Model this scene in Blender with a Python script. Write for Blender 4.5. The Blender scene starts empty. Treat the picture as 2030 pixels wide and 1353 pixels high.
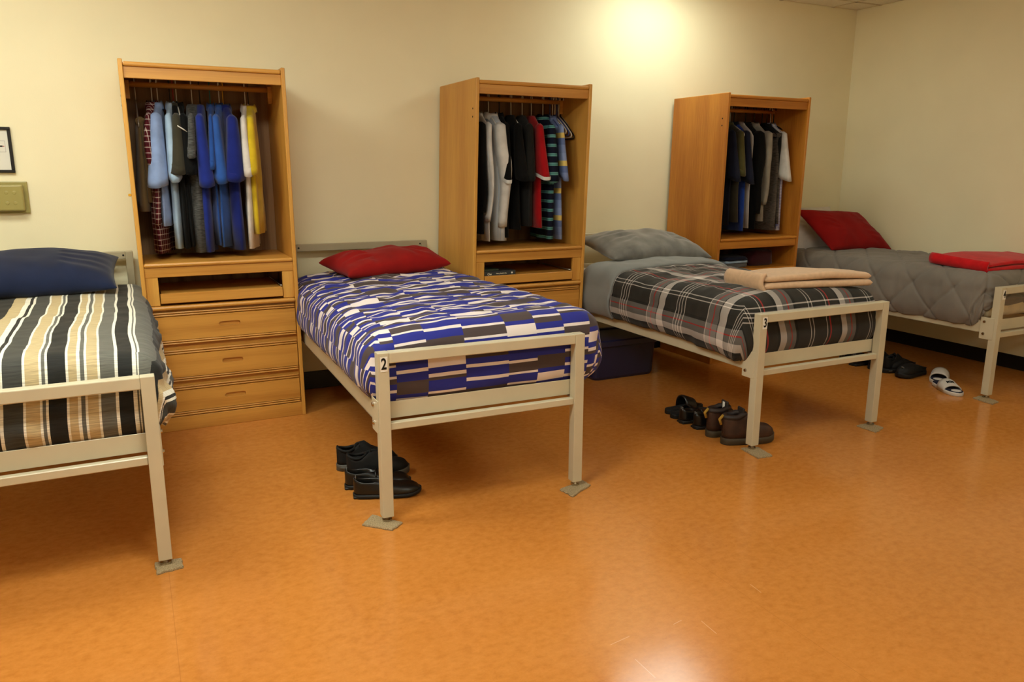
import bpy, bmesh, math, random
import numpy as np
from mathutils import Vector, Matrix, noise

random.seed(4)
S = bpy.context.scene
COL = S.collection
PI = math.pi

# ------------------------------------------------------------------ camera
cam = bpy.data.cameras.new('camera')
cam.sensor_fit = 'HORIZONTAL'; cam.sensor_width = 36.0
cam.lens = 1525.71 / 2030 * 36.0
cam.shift_x = -3.51 / 2030; cam.shift_y = -8.04 / 2030
cam.clip_start = 0.05
co = bpy.data.objects.new('camera', cam); COL.objects.link(co)
_y, _p, _r = math.radians(26.3171), math.radians(12.2541), math.radians(0.1718)
fw = Vector((math.sin(_y)*math.cos(_p), math.cos(_y)*math.cos(_p), -math.sin(_p)))
rt = Vector((math.cos(_y), -math.sin(_y), 0)); up = rt.cross(fw)
rt, up = rt*math.cos(_r) + up*math.sin(_r), up*math.cos(_r) - rt*math.sin(_r)
co.matrix_world = Matrix(((rt.x, up.x, -fw.x, -0.923), (rt.y, up.y, -fw.y, -5.199), (rt.z, up.z, -fw.z, 1.4801), (0, 0, 0, 1)))
S.camera = co

# ------------------------------------------------------------------ light and exposure
S.view_settings.view_transform = 'Standard'
S.view_settings.look = 'None'
S.view_settings.exposure = 0.0
S.view_settings.gamma = 1.0
S.view_settings.use_curve_mapping = False
wd = bpy.data.worlds.new('world'); S.world = wd; wd.use_nodes = True
wd.node_tree.nodes['Background'].inputs[0].default_value = (1.0, 0.86, 0.66, 1)
wd.node_tree.nodes['Background'].inputs[1].default_value = 0.02
LAMP_COLOR = (0.97, 1.03, 0.92)
# ceiling troffers: x, y (centre), length along x, length along y, strength
LAMPS = [(2.78, -0.62, 0.70, 0.60, 11.5),
         (-1.85, -1.60, 1.2, 0.6, 18.0),
         (-0.90, -3.1, 1.2, 0.6, 27.0),
         (2.80, -3.5, 1.2, 0.6, 8.0),
         (0.6, -6.2, 1.2, 0.6, 18.0)]
XL, XR, YF, ZC = -3.8, 5.045, -7.6, 2.8755

# ------------------------------------------------------------------ helpers
def lin(c):
    f = lambda v: v/12.92 if v <= .04045 else ((v+.055)/1.055)**2.4
    return (f(c[0]/255), f(c[1]/255), f(c[2]/255), 1)

def tag(o, label=None, cat=None, group=None, kind=None):
    if label: o['label'] = label
    if cat: o['category'] = cat
    if group: o['group'] = group
    if kind: o['kind'] = kind
    return o

def thing(name, label, cat, loc=(0, 0, 0), rz=0, group=None):
    o = bpy.data.objects.new(name, None); COL.objects.link(o)
    o.location = loc; o.rotation_euler = (0, 0, rz); o.empty_display_size = .1
    return tag(o, label, cat, group)

def link(name, me, mat=None, parent=None, smooth=False, loc=None, rz=None, label=None):
    o = bpy.data.objects.new(name, me); COL.objects.link(o)
    if mat:
        me.materials.clear(); me.materials.append(mat)
    if parent: o.parent = parent
    if loc: o.location = loc
    if rz: o.rotation_euler = (0, 0, rz)
    if smooth: me.polygons.foreach_set('use_smooth', [True]*len(me.polygons))
    if label: o['label'] = label
    return o

def frombm(bm, name):
    bmesh.ops.recalc_face_normals(bm, faces=bm.faces[:])
    me = bpy.data.meshes.new(name); bm.to_mesh(me); bm.free(); return me

def bbox(bm, x0, x1, y0, y1, z0, z1, bev=0.0, seg=1, shear=0.0):
    vs = [bm.verts.new((x, y, z)) for x in (x0, x1) for y in (y0, y1) for z in (z0, z1)]
    idx = [(0, 1, 3, 2), (4, 6, 7, 5), (0, 4, 5, 1), (2, 3, 7, 6), (0, 2, 6, 4), (1, 5, 7, 3)]
    fs = [bm.faces.new([vs[i] for i in f]) for f in idx]
    if bev > 0:
        es = set(e for f in fs for e in f.edges)
        r = bmesh.ops.bevel(bm, geom=list(es), offset=bev, segments=seg, affect='EDGES', profile=.5)
        nv = set(v for f in r['faces'] for v in f.verts)
        nv |= set(v for v in vs if v.is_valid)
    else: nv = set(vs)
    if shear:
        for v in nv: v.co.x += shear*v.co.z
    return bm

def box(name, b, mat, parent=None, bev=.002, seg=1, shear=0.0, **k):
    bm = bmesh.new(); bbox(bm, *b, bev=bev, seg=seg, shear=shear)
    return link(name, frombm(bm, name), mat, parent, **k)

def tube_into(bm, pts, r, n=8, cap=True, closed=False):
    pts = [Vector(p) for p in pts]; rings = []; N = len(pts)
    prev = None
    for i, p in enumerate(pts):
        if closed: t = pts[(i+1) % N] - pts[i-1]
        elif i == 0: t = pts[1]-pts[0]
        elif i == N-1: t = pts[-1]-pts[-2]
        else: t = (pts[i+1]-p).normalized() + (p-pts[i-1]).normalized()
        t.normalize()
        if prev is None:
            a = Vector((0, 0, 1)) if abs(t.z) < .9 else Vector((1, 0, 0))
            nrm = t.cross(a).normalized()
        else:
            nrm = (prev - t*prev.dot(t))
            nrm = nrm.normalized() if nrm.length > 1e-6 else t.orthogonal().normalized()
        prev = nrm; bn = t.cross(nrm)
        rr = r[i] if isinstance(r, (list, tuple)) else r
        rings.append([bm.verts.new(p + nrm*math.cos(2*PI*k/n)*rr + bn*math.sin(2*PI*k/n)*rr) for k in range(n)])
    M = N if closed else N-1
    for i in range(M):
        A, B = rings[i], rings[(i+1) % N]
        for k in range(n): bm.faces.new((A[k], A[(k+1) % n], B[(k+1) % n], B[k]))
    if cap and not closed:
        bm.faces.new(rings[0][::-1]); bm.faces.new(rings[-1])
    return bm

def tube(name, pts, r, mat, parent=None, n=8, closed=False, **k):
    bm = bmesh.new(); tube_into(bm, pts, r, n, closed=closed)
    return link(name, frombm(bm, name), mat, parent, smooth=True, **k)

def lathe(name, prof, mat, parent=None, n=16, loc=None):
    bm = bmesh.new(); rings = []
    for (r, z) in prof:
        rings.append([bm.verts.new((r*math.cos(2*PI*k/n), r*math.sin(2*PI*k/n), z)) for k in range(n)])
    for A, B in zip(rings, rings[1:]):
        for k in range(n): bm.faces.new((A[k], A[(k+1) % n], B[(k+1) % n], B[k]))
    bm.faces.new(rings[0][::-1]); bm.faces.new(rings[-1])
    o = link(name, frombm(bm, name), mat, parent, loc=loc)
    return o

def loft(name, rings, mat, parent=None, cap=True, smooth=True, **k):
    bm = bmesh.new(); R = [[bm.verts.new(p) for p in r] for r in rings]; n = len(rings[0])
    for A, B in zip(R, R[1:]):
        for i in range(n): bm.faces.new((A[i], A[(i+1) % n], B[(i+1) % n], B[i]))
    if cap: bm.faces.new(R[0][::-1]); bm.faces.new(R[-1])
    return link(name, frombm(bm, name), mat, parent, smooth=smooth, **k)

def fbm(p, f, oct=2):
    v = 0; a = 1
    for i in range(oct):
        v += a*noise.noise(Vector((p[0]*f + 13*i, p[1]*f + 7*i, p[2]*f))); f *= 2.1; a *= .5
    return v

def gridmesh(name, P, uv, mat, parent=None, loc=None, rz=None, closed_u=False):
    nu, nv = P.shape[:2]
    idx = np.arange(nu*nv).reshape(nu, nv)
    f = np.stack([idx[:-1, :-1], idx[1:, :-1], idx[1:, 1:], idx[:-1, 1:]], -1).reshape(-1, 4)
    me = bpy.data.meshes.new(name)
    me.from_pydata(P.reshape(-1, 3).tolist(), [], f.tolist())
    if uv is not None:
        ul = me.uv_layers.new(name='UVMap')
        li = np.empty(len(me.loops), int); me.loops.foreach_get('vertex_index', li)
        ul.data.foreach_set('uv', uv.reshape(-1, 2)[li].ravel())
    return link(name, me, mat, parent, smooth=True, loc=loc, rz=rz)

# ------------------------------------------------------------------ materials
def newmat(name, rough=.6, spec=.5):
    m = bpy.data.materials.new(name); m.use_nodes = True
    nt = m.node_tree; b = nt.nodes['Principled BSDF']
    b.inputs['Roughness'].default_value = rough
    b.inputs['Specular IOR Level'].default_value = spec
    return m, nt, b

def N(nt, t, **kw):
    n = nt.nodes.new(t)
    for k, v in kw.items():
        if k.startswith('i_'): n.inputs[int(k[2:])].default_value = v
        else: setattr(n, k, v)
    return n

def mathn(nt, op, a, b=None, c=None):
    n = nt.nodes.new('ShaderNodeMath'); n.operation = op
    for i, v in enumerate((a, b, c)):
        if v is None: continue
        if isinstance(v, (int, float)): n.inputs[i].default_value = v
        else: nt.links.new(v, n.inputs[i])
    return n.outputs[0]

def ramp(nt, fac, stops, interp='CONSTANT'):
    n = nt.nodes.new('ShaderNodeValToRGB'); cr = n.color_ramp; cr.interpolation = interp
    while len(cr.elements) < len(stops): cr.elements.new(.5)
    for e, (p, c) in zip(cr.elements, sorted(stops, key=lambda s: s[0])):
        e.position = max(0, min(1, p)); e.color = c
    nt.links.new(fac, n.inputs[0]); return n.outputs[0]

def mixc(nt, fac, a, b, blend='MIX'):
    n = nt.nodes.new('ShaderNodeMix'); n.data_type = 'RGBA'; n.blend_type = blend
    for i, v in ((0, fac), (6, a), (7, b)):
        if isinstance(v, (int, float)): n.inputs[i].default_value = v
        elif isinstance(v, tuple): n.inputs[i].default_value = v
        else: nt.links.new(v, n.inputs[i])
    return n.outputs[2]

def coords(nt, kind='Object', scale=None):
    tc = nt.nodes.new('ShaderNodeTexCoord'); out = tc.outputs[kind]
    if scale:
        mp = nt.nodes.new('ShaderNodeMapping'); mp.inputs['Scale'].default_value = scale
        nt.links.new(out, mp.inputs[0]); out = mp.outputs[0]
    return out

def noisen(nt, vec, scale, detail=2, rough=.5):
    n = nt.nodes.new('ShaderNodeTexNoise'); n.inputs['Scale'].default_value = scale
    n.inputs['Detail'].default_value = detail; n.inputs['Roughness'].default_value = rough
    nt.links.new(vec, n.inputs['Vector']); return n.outputs[0]

def bump(nt, b, h, dist=.002, strength=.5):
    n = nt.nodes.new('ShaderNodeBump'); n.inputs['Strength'].default_value = strength
    n.inputs['Distance'].default_value = dist
    nt.links.new(h, n.inputs['Height']); nt.links.new(n.outputs[0], b.inputs['Normal'])

def paint(name, rgb, rough=.5, spec=.5, var=.06, vs=6, bumps=0.0, bscale=200, metal=0.0):
    m, nt, b = newmat(name, rough, spec)
    c = lin(rgb); v = coords(nt); n = noisen(nt, v, vs, 3)
    d = tuple(x*(1-var*2) for x in c[:3]) + (1,); l = tuple(min(1, x*(1+var)) for x in c[:3]) + (1,)
    col = ramp(nt, n, [(.3, d), (.7, l)], 'LINEAR'); nt.links.new(col, b.inputs['Base Color'])
    b.inputs['Metallic'].default_value = metal
    if bumps: bump(nt, b, noisen(nt, v, bscale, 2), bumps)
    return m

def cloth(name, rgb, var=.08, vs=14, heather=0.0, sheen=.15):
    m, nt, b = newmat(name, .92, .15)
    c = lin(rgb); v = coords(nt); n = noisen(nt, v, vs, 4)
    d = tuple(x*(1-var*2) for x in c[:3]) + (1,); l = tuple(min(1, x*(1+var)) for x in c[:3]) + (1,)
    col = ramp(nt, n, [(.3, d), (.7, l)], 'LINEAR')
    if heather:
        h = noisen(nt, coords(nt, 'Object', (30, 30, 260)), 1, 2)
        hh = ramp(nt, h, [(.35, (1-heather,)*3+(1,)), (.65, (1+heather,)*3+(1,))], 'LINEAR')
        col = mixc(nt, 1.0, col, hh, 'MULTIPLY')
    nt.links.new(col, b.inputs['Base Color'])
    b.inputs['Sheen Weight'].default_value = sheen
    bump(nt, b, noisen(nt, v, 500, 1), .0006, .4)
    return m

def wood(name, vertical, light, dark, rough=.38):
    m, nt, b = newmat(name, rough, .45)
    sc = (9, 9, 0.9) if vertical else (0.9, 9, 9)
    v = coords(nt, 'Object', sc)
    oi = nt.nodes.new('ShaderNodeObjectInfo')
    va = nt.nodes.new('ShaderNodeVectorMath'); va.operation = 'MULTIPLY_ADD'
    nt.links.new(oi.outputs['Random'], va.inputs[0]); va.inputs[1].default_value = (17, 23, 31); nt.links.new(v, va.inputs[2])
    v = va.outputs[0]
    n1 = noisen(nt, v, 1.1, 3, .6)
    fine = noisen(nt, coords(nt, 'Object', (150, 150, 5) if vertical else (5, 150, 150)), 1, 2)
    w = nt.nodes.new('ShaderNodeTexWave'); w.wave_type = 'BANDS'; w.bands_direction = 'X' if vertical else 'Z'
    w.inputs['Scale'].default_value = .35; w.inputs['Distortion'].default_value = 9
    w.inputs['Detail'].default_value = 2; w.inputs['Detail Scale'].default_value = .7
    nt.links.new(v, w.inputs['Vector'])
    a = mathn(nt, 'MULTIPLY_ADD', w.outputs['Fac'], .22, mathn(nt, 'MULTIPLY', n1, .6))
    a = mathn(nt, 'MULTIPLY_ADD', fine, .30, mathn(nt, 'MULTIPLY', a, .8))
    L, D = lin(light), lin(dark)
    col = ramp(nt, a, [(.30, D), (.55, L), (.85, tuple(min(1, x*1.12) for x in L[:3])+(1,))], 'LINEAR')
    nt.links.new(col, b.inputs['Base Color'])
    bump(nt, b, fine, .0006, .25)
    return m

M = {}
M['wall'] = paint('wall_paint', (240, 230, 194), .62, .3, .012, 3, .0006, 160)
M['base'] = paint('black_baseboard_vinyl', (22, 20, 18), .4, .4)
M['ceil'] = paint('ceiling_tile', (240, 234, 220), .95, .1, .03, 60, .0012, 90)
M['tee'] = paint('ceiling_grid', (205, 190, 165), .5)
M['oak'] = wood('honey_oak_upright', True, (212, 157, 72), (192, 133, 54))
M['oakh'] = wood('honey_oak_level', False, (204, 146, 64), (180, 120, 46))
M['oak3'] = wood('dimmed_orange_oak_upright', True, (200, 132, 46), (168, 100, 28))  # honey oak, slightly more orange, with dimmer light put into the colour
M['oak3h'] = wood('dimmed_orange_oak_level', False, (200, 132, 46), (168, 100, 28))
M['oakd'] = wood('oak_back_panel', True, (150, 112, 74), (112, 78, 46), .6)
M['dark'] = paint('shadow_gap', (45, 28, 12), .8)
M['metal'] = paint('beige_enamel', (200, 190, 162), .36, .5, .025, 8)
M['metalh'] = paint('grey_green_enamel', (172, 162, 134), .42, .5, .025, 8)
M['chrome'] = paint('chrome_bolt', (190, 180, 165), .22, .5, .05, 20, metal=1.0)
M['hole'] = paint('black_hole', (10, 9, 8), .8)
M['felt'] = paint('carpet_scrap', (166, 146, 112), .98, .1, .25, 220, .003, 300)
M['white'] = paint('white_plastic', (222, 216, 204), .35, .5, .02)
M['label'] = paint('white_sticker', (236, 232, 222), .4, .4, .01)
M['ink'] = paint('black_ink', (12, 12, 12), .5, .3, .0)
M['blackp'] = paint('black_plastic', (16, 15, 15), .35)
M['redp'] = paint('red_plastic', (170, 40, 34), .35)
M['tealp'] = paint('teal_plastic', (22, 120, 112), .35)
M['yelp'] = paint('yellow_plastic', (220, 160, 30), .35)
M['bluep'] = paint('blue_plastic', (60, 78, 140), .35)
M['steel'] = paint('steel_wire', (200, 196, 186), .3, .5, .03, metal=.8)

SCRATCHES = [(.990, -3.290, .985, -3.350), (.327, -3.374, .408, -3.362), (.675, -3.395, .672, -3.475), (.355, -3.47, .357, -3.57), (.578, -3.371, .618, -3.363)]
def floor_mat():
    m, nt, b = newmat('orange_linoleum', .2, .4)
    v = coords(nt)
    big = noisen(nt, v, 1.3, 3); mid = noisen(nt, coords(nt, 'Object', (26, 34, 1)), 1, 5, .7)
    fl = noisen(nt, coords(nt, 'Object', (60, 110, 1)), 1, 3)
    a = mathn(nt, 'MULTIPLY_ADD', mid, .7, mathn(nt, 'MULTIPLY', big, .3))
    col = ramp(nt, a, [(.3, lin((178, 110, 44))), (.5, lin((194, 124, 54))), (.7, lin((206, 135, 64)))], 'LINEAR')
    fleck = ramp(nt, fl, [(.66, (0, 0, 0, 1)), (.76, (1, 1, 1, 1))], 'LINEAR')
    col = mixc(nt, mathn(nt, 'MULTIPLY', fleck, .35), col, lin((166, 96, 38)))
    # sheet seam and a few long scratches in the wax
    xyz = nt.nodes.new('ShaderNodeSeparateXYZ'); nt.links.new(v, xyz.inputs[0])
    def line(x0, y0, x1, y1, w):
        L = math.hypot(x1-x0, y1-y0); ux, uy = (x1-x0)/L, (y1-y0)/L
        al = mathn(nt, 'ADD', mathn(nt, 'MULTIPLY', xyz.outputs[0], ux), mathn(nt, 'MULTIPLY_ADD', xyz.outputs[1], uy, -(x0*ux+y0*uy)-L/2))
        pe = mathn(nt, 'ADD', mathn(nt, 'MULTIPLY', xyz.outputs[0], -uy), mathn(nt, 'MULTIPLY_ADD', xyz.outputs[1], ux, x0*uy-y0*ux))
        return mathn(nt, 'MULTIPLY', mathn(nt, 'LESS_THAN', mathn(nt, 'ABSOLUTE', al), L/2), mathn(nt, 'LESS_THAN', mathn(nt, 'ABSOLUTE', pe), w))
    sc = None
    for ln in SCRATCHES:
        k = line(*ln, .0012); sc = k if sc is None else mathn(nt, 'MAXIMUM', sc, k)
    col = mixc(nt, mathn(nt, 'MULTIPLY', sc, .45), col, lin((236, 196, 150)))
    seam = mathn(nt, 'MAXIMUM', line(-.913, -7, -.913, 0, .0012), line(.92, -7, .92, 0, .0010))
    col = mixc(nt, mathn(nt, 'MULTIPLY', seam, .35), col, lin((150, 88, 36)))
    nt.links.new(col, b.inputs['Base Color'])
    r = mathn(nt, 'MULTIPLY_ADD', noisen(nt, v, 3, 3), .08, .12)
    nt.links.new(r, b.inputs['Roughness'])
    h = mathn(nt, 'MULTIPLY_ADD', noisen(nt, v, 5, 2), 1.0, mathn(nt, 'MULTIPLY', noisen(nt, v, 60, 2), .04))
    bump(nt, b, h, .0012, .25)
    return m
M['floor'] = floor_mat()

# ------------------------------------------------------------------ room shell
def struct(name, b, mat, **k):
    return tag(box(name, b, mat, bev=0, **k), kind='structure')
struct('floor', (XL, XR, YF, 0, -.06, 0), M['floor'])
struct('wall_back', (XL-.1, XR+.1, 0, .1, -.06, ZC+.1), M['wall'])
struct('wall_right', (XR, XR+.1, YF, 0, -.06, ZC+.1), M['wall'])
struct('wall_left', (XL-.1, XL, YF, 0, -.06, ZC+.1), M['wall'])
struct('wall_front', (XL-.1, XR+.1, YF-.1, YF, -.06, ZC+.1), M['wall'])
ceiling = struct('ceiling', (XL, XR, YF, 0, ZC+.012, ZC+.1), M['ceil'])
for nm, b in (('baseboard_back', (XL, XR, -.008, 0, 0, .125)), ('baseboard_right', (XR-.008, XR, YF, -.008, 0, .108)),
              ('baseboard_left', (XL, XL+.008, YF, -.008, 0, .125))):
    tag(box(nm, b, M['base'], bev=.003), kind='structure')
# suspended ceiling: tiles and tees around the visible corner
GX = [XR] + [4.74-.61*k for k in range(0, 8)]
GY = [0] + [-.25-.61*k for k in range(0, 5)]
tee_bm = bmesh.new()
tile_me = {}
lamp_xy = [(l[0]-l[2]/2-.02, l[0]+l[2]/2+.02, l[1]-l[3]/2-.02, l[1]+l[3]/2+.02) for l in LAMPS]
for i in range(len(GX)-1):
    for j in range(len(GY)-1):
        x1, x0 = GX[i], GX[i+1]; y1, y0 = GY[j], GY[j+1]
        if any(not (x1 <= a or x0 >= b2 or y1 <= c or y0 >= d) for a, b2, c, d in lamp_xy): continue
        w, h = round(x1-x0, 3), round(y1-y0, 3)
        if (w, h) not in tile_me:
            bm = bmesh.new(); bbox(bm, -w/2+.011, w/2-.011, -h/2+.011, h/2-.011, 0, .01, bev=.002)
            tile_me[(w, h)] = frombm(bm, 'ceiling_tile')
        link('ceiling_tile', tile_me[(w, h)], M['ceil'], ceiling, loc=((x0+x1)/2, (y0+y1)/2, ZC))
for x in GX[1:]: bbox(tee_bm, x-.012, x+.012, GY[-1], 0, ZC-.003, ZC+.012)
for y in GY[1:]: bbox(tee_bm, GX[-1], XR, y-.012, y+.012, ZC-.003, ZC+.0115)
link('ceiling_grid', frombm(tee_bm, 'ceiling_grid'), M['tee'], ceiling)

def emis(name, strength):
    m = bpy.data.materials.new(name); m.use_nodes = True; nt = m.node_tree
    for n in list(nt.nodes): nt.nodes.remove(n)
    o = nt.nodes.new('ShaderNodeOutputMaterial'); e = nt.nodes.new('ShaderNodeEmission')
    e.inputs[0].default_value = LAMP_COLOR + (1,); e.inputs[1].default_value = strength
    nt.links.new(e.outputs[0], o.inputs[0]); return m
LNAMES = ['fluorescent ceiling light close to the back wall above the plaid bed', 'fluorescent ceiling light above the striped bed', 'fluorescent ceiling light over the aisle in front of the striped bed', 'fluorescent ceiling light over the aisle in front of the plaid bed',
          'fluorescent ceiling light behind the camera']
for (x, y, w, h, e), lb in zip(LAMPS, LNAMES):
    t = thing('ceiling_light', lb, 'light', (x, y, ZC), group='ceiling lights')
    bm = bmesh.new(); w2, h2 = w/2, h/2
    bbox(bm, -w2, w2, -h2, -h2+.025, -.012, .012); bbox(bm, -w2, w2, h2-.025, h2, -.012, .012)
    bbox(bm, -w2, -w2+.025, -h2+.025, h2-.025, -.012, .012); bbox(bm, w2-.025, w2, -h2+.025, h2-.025, -.012, .012)
    link('frame', frombm(bm, 'frame'), M['tee'], t)
    box('diffuser', (-w2+.025, w2-.025, -h2+.025, h2-.025, -.065, .004), emis('lamp_diffuser', e), t, bev=0)  # box dropped below the ceiling so its glowing sides brighten ceiling and walls

# ------------------------------------------------------------------ wardrobes
WW, WH, WD, SH = .84, 2.037, .623, .971
WARD = {1: (-.8958, -.5548, -.0024, -.0055), 2: (1.007, -.6509, .0051, .0293), 3: (3.0297, -.655, .0189, .0168)}
WD1 = .55

def wpt(i, u, v, z):
    x, y, a, k = WARD[i]; u = u + k*z
    return Vector((x+u*math.cos(a)-v*math.sin(a), y+u*math.sin(a)+v*math.cos(a), z))

def drawer(parent, z0, z1, mat, k, vx=.004):
    """front with a milled oval finger pull"""
    x0, x1 = .028, WW-.028; cx, cz = WW/2+.02, z0+(z1-z0)*.54
    n = 32; inner = []; outer = []
    hw, hh = .058, .0135
    zz0, zz1 = z0+.026, z1-.026
    for q in range(n):
        a = 2*PI*(q+.5)/n; c, s = math.cos(a), math.sin(a)
        px = (hw-hh)*(1 if c > 0 else -1) + hh*c; pz = hh*s
        inner.append((cx+px, cz+pz))
        m_ = max(abs(c)/1.0, abs(s)/1.0)
        ox, oz = c/m_, s/m_
        outer.append(((x0+x1)/2+ox*(x1-x0)/2, (zz0+zz1)/2+oz*(zz1-zz0)/2))
    outer = [(x0 if abs(p[0]-x0) < .0 else p[0], p[1]) for p in outer]
    bm = bmesh.new()
    # exact corners
    cr = {n//8: (x1, zz1), 3*n//8: (x0, zz1), 5*n//8: (x0, zz0), 7*n//8: (x1, zz0)}
    for q, p in cr.items(): outer[q] = p
    I = [bm.verts.new((p[0], vx, p[1])) for p in inner]; O = [bm.verts.new((p[0], vx, p[1])) for p in outer]
    B = [bm.verts.new((p[0], vx+.018, p[1])) for p in outer]; D = [bm.verts.new((p[0], vx+.014, p[1])) for p in inner]
    for q in range(n):
        r = (q+1) % n
        bm.faces.new((O[q], O[r], I[r], I[q])); bm.faces.new((O[q], B[q], B[r], O[r])); bm.faces.new((I[q], I[r], D[r], D[q]))
    for s_, (a0, a1) in ((1, (z0, z0+.010)), (1, (z0+.013, z0+.023)), (1, (z1-.010, z1)), (1, (z1-.023, z1-.013))):
        bbox(bm, x0, x1, vx-.001, vx+.014, a0, a1, bev=.0045, seg=2)
    for v in bm.verts: v.co.x += k*v.co.z
    d = link('drawer', frombm(bm, 'drawer'), mat, parent)
    bm = bmesh.new(); f = bm.faces.new([bm.verts.new((p[0]+k*p[1], vx+.0135, p[1])) for p in inner])
    r = bmesh.ops.extrude_face_region(bm, geom=[f]); 
    for v in [g for g in r['geom'] if isinstance(g, bmesh.types.BMVert)]: v.co.y += .006
    link('recessed_pull', frombm(bm, 'recessed_pull'), mat, d)
    return d

def wardrobe(i, label):
    x, y, a, k = WARD[i]
    wdp = WD1 if i == 1 else WD
    v_, h_ = (M['oak3'], M['oak3h']) if i == 3 else (M['oak'], M['oakh'])
    t = thing('wardrobe', label, 'wardrobe', (x, y, 0), a, 'open wooden wardrobes')
    B = lambda nm, b, m, bev=.002, seg=1: box(nm, b, m, t, bev=bev, seg=seg, shear=k)
    pl = B('side_panel', (0, .022, 0, wdp, 0, WH), v_, .003); B('side_panel', (WW-.022, WW, 0, wdp, 0, WH), v_, .003)
    B('top_panel', (.022, WW-.022, -.0, wdp, WH-.036, WH-.012), h_, .009, 2)
    B('header_rail', (.022, WW-.022, .012, .032, WH-.094, WH-.036), h_)
    B('back_panel', (.022, WW-.022, wdp-.012, wdp, .08, WH-.036), M['oakd'], .001)
    B('shelf', (.022, WW-.022, -.004, wdp-.012, SH-.022, SH), h_, .009, 2)
    B('apron', (.022, WW-.022, .010, .030, .892, SH-.022), h_)
    if i != 3:
        B('stile', (.022, .086, .012, .032, .733, .892), v_); B('stile', (WW-.086, WW-.022, .012, .032, .733, .892), v_)
        tr = B('pull_out_tray', (.090, WW-.090, .004, .022, .745, .800), h_)
        box('tray_floor', (.095, WW-.095, .022, wdp-.06, .788, .798), M['oakh'], tr, bev=0, shear=k)
        tube('drawer_slide', [(WW-.092+k*.8, .03, .806), (WW-.094+k*.8, .09, .806), (WW-.1+k*.8, .42, .81)], [.0055, .003, .003], M['steel'], t, 6, label='metal drawer slide')
    B('counter', (.022, WW-.022, -.008, wdp-.012, .708, .731), h_, .009, 2)
    B('inner_face', (.022, WW-.022, .024, .036, .08, .708), h_)
    for z0, z1 in ((.508, .695), (.290, .475), (.086, .262)): drawer(t, z0, z1, h_, k)
    B('kick_board', (.022, WW-.022, .004, .024, 0, .082), h_)
    # hanging rod with its wooden cleats
    bm = bmesh.new(); tube_into(bm, [(.045, .36, 1.945), (WW-.045, .36, 1.945)], .0155, 12)
    for v in bm.verts: v.co.x += k*v.co.z
    link('hanging_rod', frombm(bm, 'hanging_rod'), h_, t, smooth=True)
    B('rod_cleat', (.022, .046, .345, .375, 1.865, 1.965), h_); B('rod_cleat', (WW-.046, WW-.022, .345, .375, 1.865, 1.965), h_)
    # shelf pin holes near the front edge, dark plugs on the outside of the left panel
    for zz in (1.85, 1.80, .80, .62):
        B('screw_hole', (-.0012, .001, .045, .055, zz, zz+.010), M['hole'], 0)
    if i == 1:
        B('lock_stud', (-.016, 0, .02, .034, 1.335, 1.349), M['yelp'], .003)
    return t

wardrobe(1, 'honey oak wardrobe between the striped bed and the blue patterned bed')
wardrobe(2, 'honey oak wardrobe between the blue patterned and plaid beds')
wardrobe(3, 'orange oak wardrobe, colour darkened for dimmer light, between the plaid bed and the grey quilted bed')

# ------------------------------------------------------------------ beds
BW = .97
BEDS = {1: (-1.8656, -2.2297, .0046), 2: (-.0749, -2.2393, -.0212), 3: (1.9621, -2.2545, -.0017), 4: (4.0504, -2.2053, -.0001)}
HZ = .7502

def text_mesh(s, size):
    cu = bpy.data.curves.new('text', 'FONT'); cu.body = s; cu.size = size; cu.align_x = 'CENTER'; cu.align_y = 'CENTER'
    cu.extrude = .0004; cu.offset = size*.022
    o = bpy.data.objects.new('text', cu); COL.objects.link(o)
    me = bpy.data.meshes.new_from_object(o.evaluated_get(bpy.context.evaluated_depsgraph_get()))
    bpy.data.objects.remove(o); bpy.data.curves.remove(cu)
    return me

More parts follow.
